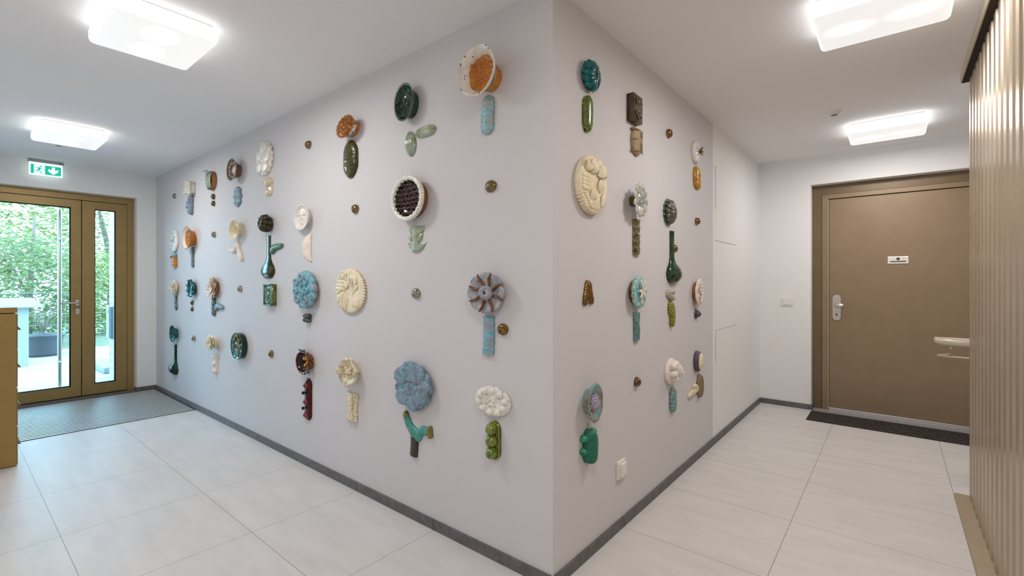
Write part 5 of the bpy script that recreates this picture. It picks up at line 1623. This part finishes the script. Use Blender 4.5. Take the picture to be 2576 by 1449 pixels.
# Y stem
a, b = ab('ystem')
tq = glaze('g_y_teal', [c8(50, 132, 122), c8(84, 166, 152)], 30, 0.35, (c8(20, 60, 56), 0.5, 120), bump=0.6)
m = M().strip([(-a * 0.85, b * 0.85), (-a * 0.55, b * 0.35), (-a * 0.05, 0.0), (a * 0.3, b * 0.28), (a * 0.85, b * 0.3)], [0.045, 0.05, 0.07, 0.045, 0.045], 0.018, n=40, round_end=False)
e_ = M().strip([(a * 0.86, b * 0.62), (a * 0.9, b * 0.05)], 0.026, 0.026, n=8); e_.strip([(-a * 0.82, b * 1.0), (-a * 0.72, b * 0.66)], 0.028, 0.024, n=8)
l_ = M().strip([(-a * 0.2, -b * 0.12), (-a * 0.22, -b * 0.5), (-a * 0.27, -b)], [0.062, 0.056, 0.058], 0.018, n=20, round_end=False)
put('ystem', 'ceramic_stalk', 'ceramic stalk', 'Y shaped stem with teal fork and dark woven lower part', [('teal_fork', m.jit(0.001, 50), tq), ('fork_ends', e_, glaze('g_fork_end', [c8(100, 100, 50), c8(150, 124, 60)], 30)), ('woven_stalk', l_, WOVEN(), 'dark woven stalk')])
# white oval with balls
a, b = ab('ovalballs')
m = M().pad(a, b, 0, 0.014, 0.004, tilt=0.0)
s = M()
for i in range(10):
    t = i * 2 * PI / 10 + 0.2
    x, y = ellp(a, b, 0.74, t)
    s.blob((x, y, 0.016), 0.0165, 0.0165, 0.016, 16, 9)
c = M()
for x, y in ((-0.25, -0.05), (-0.05, 0.15), (0.08, -0.2), (-0.1, -0.25), (0.12, 0.05)):
    c.blob((a * x, b * y, 0.018), 0.009, 0.008, 0.008, 10, 6)
put('ovalballs', 'ceramic_flower', 'ceramic flower', 'white oval plate ringed with white balls above the green pea pod', [('plate', m, WHSP()), ('balls', s, glaze('g_pure_white', [c8(226, 222, 214), c8(236, 232, 226)], 10, 0.4, bump=0.05)), ('centre_blossom', c, WHSP())])
# pea pod
a, b = ab('peapod')
m = M().strip([(0, b), (0, 0), (0, -b)], 2 * a, 0.014, n=40)
e_ = M()
out_ = [(a * 0.92 * cos(t) , (b - a) * (1 if sin(t) > 0 else -1) + a * 0.92 * sin(t), 0.013) for t in [PI * k / 12 for k in range(25)]]
e_.tube(out_ + [out_[0]], 0.004, 6, steps=1, round_end=False)
pe = []
pm = glaze('g_pea_green', [c8(70, 90, 16), c8(124, 140, 36), c8(60, 96, 24)], 30, 0.05, bump=0.05, coat=1.0)
parts = [('pod', m, glaze('g_pod_green', [c8(16, 44, 8), c8(90, 100, 20)], 40, 0.1, coat=1.0)), ('pod_rim', e_, glaze('g_pod_rim', [c8(120, 120, 30), c8(150, 140, 50)], 40, 0.2))]
for i in range(3):
    parts.append(('pea', M().blob((-a * 0.06, b * (0.62 - 0.62 * i), 0.020), a * 0.78, a * 0.80, 0.036, 24, 14), pm))
put('peapod', 'ceramic_pod', 'ceramic pod', 'shiny green pod with three large peas low near the corner', parts)
# ---- right wall
ribs = lambda: None
a, b = ab('scalepod')
m = M().strip([(0, b), (0.06 * a, b * 0.3), (0, -b * 0.4), (-0.1 * a, -b)], [a * 1.4, 2 * a, 1.9 * a, a * 1.1], 0.032, N=16, n=40)
put('scalepod', 'ceramic_pod', 'ceramic pod', 'green and black scaly upright pod below the shiny teal gourd', [('pod', m, GRSC())])
a, b = ab('tileB')
m = M().box(-a, a, -b, b, 0, 0.036).jit(0.0015, 20)
s = M()
for t in (0.5, 1.3, 2.2, 3.9, 4.6, 5.4):
    x, y = ellp(a, b, 0.3, t); x1, y1 = ellp(a, b, 0.85, t)
    s.petal((x, y, 0.035), (x1, y1, 0.042), 0.022, 0.005)
s.strip([(-a * 0.7, -b * 0.1), (0, 0), (a * 0.6, 0.25 * b)], [0.03, 0.05, 0.03], 0.006, 0.035, n=10)
tb_ = put('tileB', 'ceramic_tile', 'ceramic tile', 'square bronze glazed tile with a leaf star relief', [('slab', m, BRONZE()), ('leaf_relief', s, BRONZE())])
a, b = ab('tanstem')
m = M().strip([(0, b), (0, 0), (0, -b)], [2 * a * 0.95, 2 * a * 0.86, 2 * a * 0.86], 0.03, n=40, ripple=lambda t: 1 + 0.03 * sin(t * 18))
s = M()
for i in range(14):
    for j in range(5):
        s.blob((a * (0.0 + 0.15 * j), b * (0.8 - i * 0.122), 0.0300 * (1 - (0.02 + 0.18 * j) ** 2) ** 0.4), 0.0018, 0.0028, 0.0022, 6, 4)
s2 = [('ridge', M().strip([(-a * 0.9, b * y), (0.0, b * y * 0.97)], [0.012, 0.004], [0.022, 0.03], 0.004, n=8), TAN()) for y in (0.85, 0.1, -0.72)]
put('tanstem', 'ceramic_stalk', 'ceramic stalk', 'tan stem with rows of pricked dots below the bronze tile', [('stem', m, TAN()), ('pricked_dots', s, flat('dot_brown', c8(96, 74, 46), 0.8))] + s2)
# large cream relief disc
a, b = ab('creamdisc')
m = M().pad(a, b, 0, 0.042, 0.004, N=288, mod=lambda t: 1 + (0.014 * (1 if sin(48 * t) > 0 else -1) if 1.3 < t < 2.6 or 3.5 < t < 4.3 else 0))
s = M()
for i in range(4):
    s.strip([(-a * 0.85, b * (0.22 - 0.13 * i)), (-a * 0.35, b * (0.20 - 0.13 * i))], 0.026, 0.010, 0.042, n=10)
for x0, y0, x1, y1 in ((-0.1, -0.85, -0.05, -0.45), (0.1, -0.88, 0.1, -0.35), (0.3, -0.85, 0.25, -0.4), (-0.3, -0.8, -0.2, -0.5)):
    s.strip([(a * x0, b * y0), (a * x1, b * y1)], 0.022, 0.009, 0.042, n=10)
for i in range(7):
    s.strip([(-a * (0.75 - 0.08 * i), b * (-0.35 - 0.075 * i)), (-a * (0.60 - 0.08 * i), b * (-0.32 - 0.075 * i))], 0.013, 0.009, 0.042, n=8)
f2 = M()
f2.petal((-a * 0.3, b * 0.35, 0.042), (-a * 0.05, b * 0.85, 0.055), a * 0.62, 0.006, 0.012)
f2.petal((-a * 0.6, b * 0.4, 0.042), (-a * 0.35, b * 0.8, 0.050), a * 0.5, 0.005, 0.012)
f2.petal((a * 0.1, b * 0.5, 0.042), (a * 0.3, b * 0.92, 0.050), a * 0.5, 0.005, 0.012)
f2.petal((a * 0.1, b * 0.35, 0.045), (a * 0.75, b * 0.62, 0.056), a * 0.5, 0.005, 0.012)
f2.petal((a * 0.3, -b * 0.25, 0.042), (a * 0.4, b * 0.25, 0.052), a * 0.46, 0.007, 0.006)
f2.petal((-a * 0.25, -b * 0.55, 0.042), (-a * 0.05, -b * 0.15, 0.050), a * 0.44, 0.006, 0.006)
f2.petal((a * 0.45, -b * 0.75, 0.042), (a * 0.6, -b * 0.2, 0.050), a * 0.34, 0.006, 0.006)
put('creamdisc', 'ceramic_flower', 'ceramic flower', 'large cream oval disc with raised leaves just right of the corner', [('disc', m, CREAM()), ('raised_bars', s.jit(0.001, 50), CREAM()), ('raised_leaves', f2, CREAM())])
# silver daisy
a, b = ab('silverdaisy')
m = M()
for i in range(11):
    t = i * 2 * PI / 11
    x0, y0 = ellp(a, b, 0.3, t); x1, y1 = ellp(a, b, 1.0, t)
    m.petal((x0 * 0.8, y0 * 0.8, 0.066), (x1, y1, 0.078), 0.050, 0.003, 0.003, pw=0.36)
m.lathe([(0.45, 0.060), (0.55, 0.066), (0.5, 0.072), (0.2, 0.074)], a, b, 36)
cn = M().lathe([(0.30, 0), (0.34, 0.02), (0.45, 0.05), (0.5, 0.064)], a, b, 30, cap0=True, cap1=True)
s = M(); rnd = random.Random(77)
for i in range(26):
    x, y = ellp(a, b, rnd.uniform(0.05, 0.6), rnd.uniform(0, 6.28)); s.blob((x, y, 0.076), 0.005, 0.005, 0.004, 8, 5)
put('silverdaisy', 'ceramic_flower', 'ceramic flower', 'pale silver grey daisy with split petals above the mottled green stem', [('petals', m, glaze('g_silver_grey', [c8(146, 148, 134), c8(186, 188, 176)], 30, 0.25, coat=0.4)), ('cone_back', cn, GOLDB()), ('seed_dots', s, glaze('g_seed', [c8(110, 130, 134), c8(190, 194, 188)], 90, 0.2))])
ribbed('mottlestem', 'mottled green glossy stem below the pale silver daisy', glaze('g_mottle', [c8(20, 34, 12), c8(74, 84, 34), c8(126, 110, 60), c8(24, 56, 30)], 45, 0.08, bump=0.8, coat=1.0), 0.02, 0.05, 5, False)
a, b = ab('forked')
m = M().strip([(0, b), (-a * 0.2, b * 0.4), (-a * 0.5, -b * 0.3), (-a * 0.66, -b)], [a * 0.8, a * 0.85, a * 0.68, a * 0.66], 0.026, n=24)
m2 = M().strip([(0.05 * a, b * 0.95), (a * 0.15, b * 0.3), (a * 0.42, -b * 0.3), (a * 0.66, -b * 0.95)], [a * 0.8, a * 0.9, a * 0.7, a * 0.7], 0.028, n=24)
put('forked', 'ceramic_stalk', 'ceramic stalk', 'bronze gold forked stem like two legs below the large cream disc', [('left_leg', m.jit(0.003, 70), GOLDB()), ('right_leg', m2.jit(0.003, 70, 2), GOLDB())])
# palm disc
a, b = ab('palmdisc')
bk = M().lathe([(0.72, 0), (0.8, 0.02), (0.88, 0.036)], a, b, 36)
m = M().pad(a, b, 0.030, 0.050, 0.002, scal(14, 0.08), N=112, R=10)
s = M()
for ang, l in ((1.9, 0.8), (1.2, 0.8), (0.5, 0.65), (3.0, 0.6), (3.8, 0.6), (5.6, 0.6)):
    x, y = ellp(a, b, l, ang)
    s.petal((0, 0, 0.058), (x, y, 0.062), a * 0.26, 0.004, 0.006)
s.strip([(a * 0.02, 0), (a * 0.08, -b * 0.75)], [0.012, 0.018], 0.010, 0.051, n=12)
put('palmdisc', 'ceramic_flower', 'ceramic flower', 'light turquoise scalloped disc with a raised white palm tree', [('gold_back', bk, GOLDB()), ('disc', m, glaze('g_light_turq', [c8(120, 180, 184), c8(176, 202, 200)], 24, 0.3, (c8(30, 120, 130), 0.55, 90), bump=0.4)), ('palm_relief', s, WHITE())])
ribbed('bluestemR', 'speckled blue green straight stem below the palm tree disc', glaze('g_blue_speck', [c8(70, 124, 128), c8(110, 150, 146)], 40, 0.35, (c8(110, 90, 70), 0.7, 170), bump=0.4), 0.014, 0.02, 2, False, 0.05)
# ring bowl
a, b = ab('ringbowl')
bk = M().lathe([(0.62, 0), (0.66, 0.025), (0.64, 0.05)], a, b, 36)
m = M().lathe([(0.62, 0.045), (0.92, 0.062), (1.0, 0.074), (0.97, 0.084), (0.88, 0.085), (0.6, 0.066), (0.35, 0.055), (0.2, 0.055)], a, b, 48)
s = M(); rnd = random.Random(5)
s.blob((0, 0, 0.060), 0.026, 0.031, 0.034, 18, 10)
for i in range(34):
    p_ = i * 2.4; q = 0.15 + 1.4 * (i / 34) ** 0.6
    s.blob((0.028 * sin(q) * cos(p_), 0.034 * sin(q) * sin(p_), 0.060 + 0.036 * cos(q)), 0.0062, 0.0062, 0.0062, 8, 6)
put('ringbowl', 'ceramic_flower', 'ceramic flower', 'grey blue speckled dish with a lilac ball centre above the jade cactus', [('back_cup', bk, BLUESP()), ('dish', m.jit(0.002, 40), BLUESP()), ('ball_centre', s, LILAC(), 'pale lilac pitted ball')])
a, b = ab('cactus')
m = M().strip([(-a * 0.1, b), (a * 0.1, b * 0.4), (a * 0.1, -b * 0.3), (a * 0.0, -b)], [a * 0.8, a * 1.3, a * 1.25, a * 1.0], 0.05, N=16, n=40)
s = M()
for x, y in ((-0.95, 0.6), (1.0, 0.75), (-0.95, -0.15), (0.98, 0.12)):
    s.strip([(0, b * (y - 0.12)), (a * x, b * y)], [0.03, 0.034], 0.024, 0.002, n=12)
put('cactus', 'ceramic_stalk', 'ceramic stalk', 'jade green cactus shaped stem with stubby arms low on the right wall', [('body', m, JNET()), ('arms', s.jit(0.002, 40), JADE())])
# sprig disc
a, b = ab('sprigdisc')
m = M().pad(a, b, 0, 0.022, 0.014, N=64)
s = M()
for i in range(6):
    t = i * PI / 3
    s.petal((0, 0, 0.034), (0.026 * cos(t), 0.032 * sin(t), 0.060), 0.014, 0.003)
s.tube([(0, 0, 0.03), (0, 0, 0.055)], 0.005, 8, steps=1)
put('sprigdisc', 'ceramic_flower', 'ceramic flower', 'white oval disc with a small green sprig at the far right of the top row', [('disc', m.jit(0.0015, 60), WHSP()), ('green_sprig', s, glaze('g_sprig', [c8(66, 70, 20), c8(110, 110, 50)], 60, 0.25))])
a, b = ab('yellowleaf')
m = M().strip([(-a * 0.1, b), (-a * 0.3, b * 0.2), (-a * 0.3, -b * 0.4), (-a * 0.15, -b * 0.92)], [a * 1.1, a * 1.3, a * 1.0, a * 0.6], 0.026, n=30)
m2 = M().strip([(a * 0.1, b * 0.85), (a * 0.4, b * 0.3), (a * 0.4, -b * 0.3), (a * 0.3, -b)], [a * 0.7, a * 1.0, a * 0.9, a * 0.6], 0.03, n=30)
put('yellowleaf', 'ceramic_leaf', 'ceramic leaf', 'yellow ochre double leaf below the white disc with green sprig', [('left_lobe', m.jit(0.002, 90), YELL()), ('right_lobe', m2.jit(0.002, 90), YELL())])
# ruffled head
a, b = ab('ruffhead')
r_ = M().lathe([(0.7, 0), (0.98, 0.008), (1.0, 0.018), (0.8, 0.016)], a, b, 96, mod=lambda t, r: 1 + 0.09 * sin(15 * t) * r)
m = M()
for i in range(11):
    t = i * 2 * PI / 11
    pts = []
    for k, (r, z) in enumerate(((0.74, 0.02), (0.72, 0.045), (0.48, 0.072), (0.13, 0.082))):
        x, y = ellp(a, b, r, t + k * 0.25); pts.append((x, y, z))
    m.tube(pts, [0.012, 0.019, 0.016, 0.010], 8, steps=4, up=(cos(t), sin(t), 0.3))
m.lathe([(0.7, 0.01), (0.68, 0.04), (0.45, 0.065), (0.2, 0.07)], a, b, 28)
for i in range(7):
    t = i * 0.9; m.blob((0.012 * cos(t), 0.014 * sin(t), 0.088), 0.008, 0.008, 0.008, 8, 6)
put('ruffhead', 'ceramic_flower', 'ceramic flower', 'brown grey rosette head with a green ruffled collar above the green bottle', [('ruffled_collar', r_, glaze('g_collar', [c8(16, 60, 48), c8(70, 110, 96)], 60, 0.2, coat=0.6)), ('rosette', m.jit(0.002, 40), glaze('g_rosette', [c8(62, 56, 44), c8(104, 96, 82)], 30, 0.25, bump=0.4, coat=0.4))])
a, b = ab('whitleaf')
m = M().strip([(-a * 0.6, b * 0.8), (-a * 0.2, 0), (a * 0.7, -b * 0.85)], [0.03, 0.045, 0.03], 0.022, n=16); m.strip([(-a * 0.4, b * 0.7), (a * 0.3, b * 0.6), (a * 0.8, b * 0.5)], [0.03, 0.03, 0.03], 0.02, n=14)
put('whitleaf', 'ceramic_leaf', 'ceramic leaf', 'small greyish white curled leaf below the green bottle stem', [('leaf', m.jit(0.002, 50), glaze('g_grey_white', [c8(150, 146, 128), c8(196, 190, 176)], 40, 0.3, (c8(90, 90, 80), 0.4, 110)))])
a, b = ab('snake')
m = M().strip([(-a * 0.4, b), (a * 0.1, b * 0.4), (a * 0.3, -b * 0.2), (a * 0.1, -b)], [a * 1.0, a * 1.5, a * 1.0, a * 0.7], 0.028, n=40)
put('snake', 'ceramic_stalk', 'ceramic stalk', 'yellow and black checked curved stem below the greyish white leaf', [('stem', m, YSC())])
# rough disc
a, b = ab('roughdisc')
bk = M().lathe([(0.75, 0), (0.85, 0.02), (0.95, 0.038)], a, b, 32)
m = M().pad(a, b, 0.034, 0.048, 0.0, N=60, mod=lambda t: 1 + 0.03 * sin(9 * t), hf=lambda x, y: 0.006 * noise.noise(Vector((x * 50, y * 50, 2))), R=14)
s = M(); rnd = random.Random(2)
for cx, cy in ((0.1, 0.5), (0.1, -0.05), (-0.1, -0.55), (-0.3, 0.2)):
    for i in range(5):
        t = i * 2 * PI / 5 + cx * 9
        s.petal((a * cx, b * cy, 0.048), (a * cx + 0.026 * cos(t), b * cy + 0.026 * sin(t), 0.064), 0.016, 0.003)
put('roughdisc', 'ceramic_flower', 'ceramic flower', 'rough white disc with star blossoms at the right end of the third row', [('brown_back', bk, TERRA()), ('disc', m, WHITE()), ('star_blossoms', s, WHITE())])
# coil disc
a, b = ab('coildisc')
m = M().pad(a, b, 0, 0.014, 0.01, N=64)
s = M()
for x, y, r in ((-0.4, 0.45, 0.024), (-0.4, -0.1, 0.026), (-0.1, -0.5, 0.024), (0.0, 0.6, 0.022)):
    s.blob((a * x, b * y, 0.026), r, r, r * 0.8, 14, 8)
co = M(); pts = []
for i in range(46):
    t = i * 0.42; rr = 0.043 - 0.0008 * i
    pts.append((a * 0.3 + rr * cos(t), b * 0.05 + rr * 1.15 * sin(t), 0.030 + 0.0005 * i))
co.tube(pts, 0.006, 7, steps=1)
co.blob((a * 0.3, b * 0.05, 0.028), 0.042, 0.046, 0.024, 18, 10)
put('coildisc', 'ceramic_flower', 'ceramic flower', 'white lumpy disc with a coiled ball above the blue ribbed stem', [('disc', m, WHITE()), ('lumps', s.jit(0.003, 40), WHITE()), ('coil', co, WHITE())])
ribbed('ribstem', 'blue grey ribbed stem below the white disc with a coiled ball', TURQ() and glaze('g_rib_blue', [c8(96, 120, 132), c8(120, 160, 164), c8(130, 124, 130)], 30, 0.3, (c8(110, 84, 60), 0.4, 60), bump=0.4), 0.026, 0.06, 6, True)
# two-tone egg
a, b = ab('egg')
m = M().lathe([(0.97, 0), (1, 0.012), (0.96, 0.026), (0.86, 0.038), (0.78, 0.043)], a, b, 40, cap1=False)
m2 = M().lathe([(0.80, 0.042), (0.7, 0.049), (0.45, 0.056), (0.2, 0.059)], a, b, 40)
s = M()
for x, y in ((-0.1, 0.3), (0.05, 0.0), (-0.05, -0.3), (0.3, 0.15), (0.25, -0.25)):
    s.blob((a * x, b * y, 0.0585), 0.002, 0.002, 0.001, 6, 4)
put('egg', 'ceramic_pod', 'ceramic pod', 'oval dome with violet netted edge and cream middle at the far right', [('netted_edge', m, DOTS()), ('cream_middle', m2, CREAM()), ('pricked_dots', s, flat('dot_brown', c8(96, 74, 46), 0.8))])
a, b = ab('tanoval')
m = M().strip([(-0.1 * a, b), (a * 0.1, b * 0.3), (a * 0.1, -b * 0.3), (0, -b)], [a * 1.2, 2 * a, 2 * a, a * 1.4], 0.036, N=16, n=36)
put('tanoval', 'ceramic_pod', 'ceramic pod', 'tan netted long oval pod below the violet edged dome', [('pod', m, TANNET())])
a, b = ab('bentcream')
m = M().strip([(-a * 0.1, b * 0.9), (a * 0.3, b * 0.5), (a * 0.42, -b * 0.05), (a * 0.0, -b * 0.4), (-a * 0.85, -b * 0.8)], [0.036, 0.044, 0.046, 0.044, 0.036], 0.02, n=40)
put('bentcream', 'ceramic_leaf', 'ceramic leaf', 'bent cream elbow shaped piece touching the tan netted pod', [('leaf', m.jit(0.001, 40), glaze('g_cream_spot', [c8(214, 202, 166), c8(228, 218, 188)], 20, 0.3, (c8(150, 130, 84), 0.4, 70)))])

for o in bpy.data.objects:
    if '_k' in o:
        del o['_k']
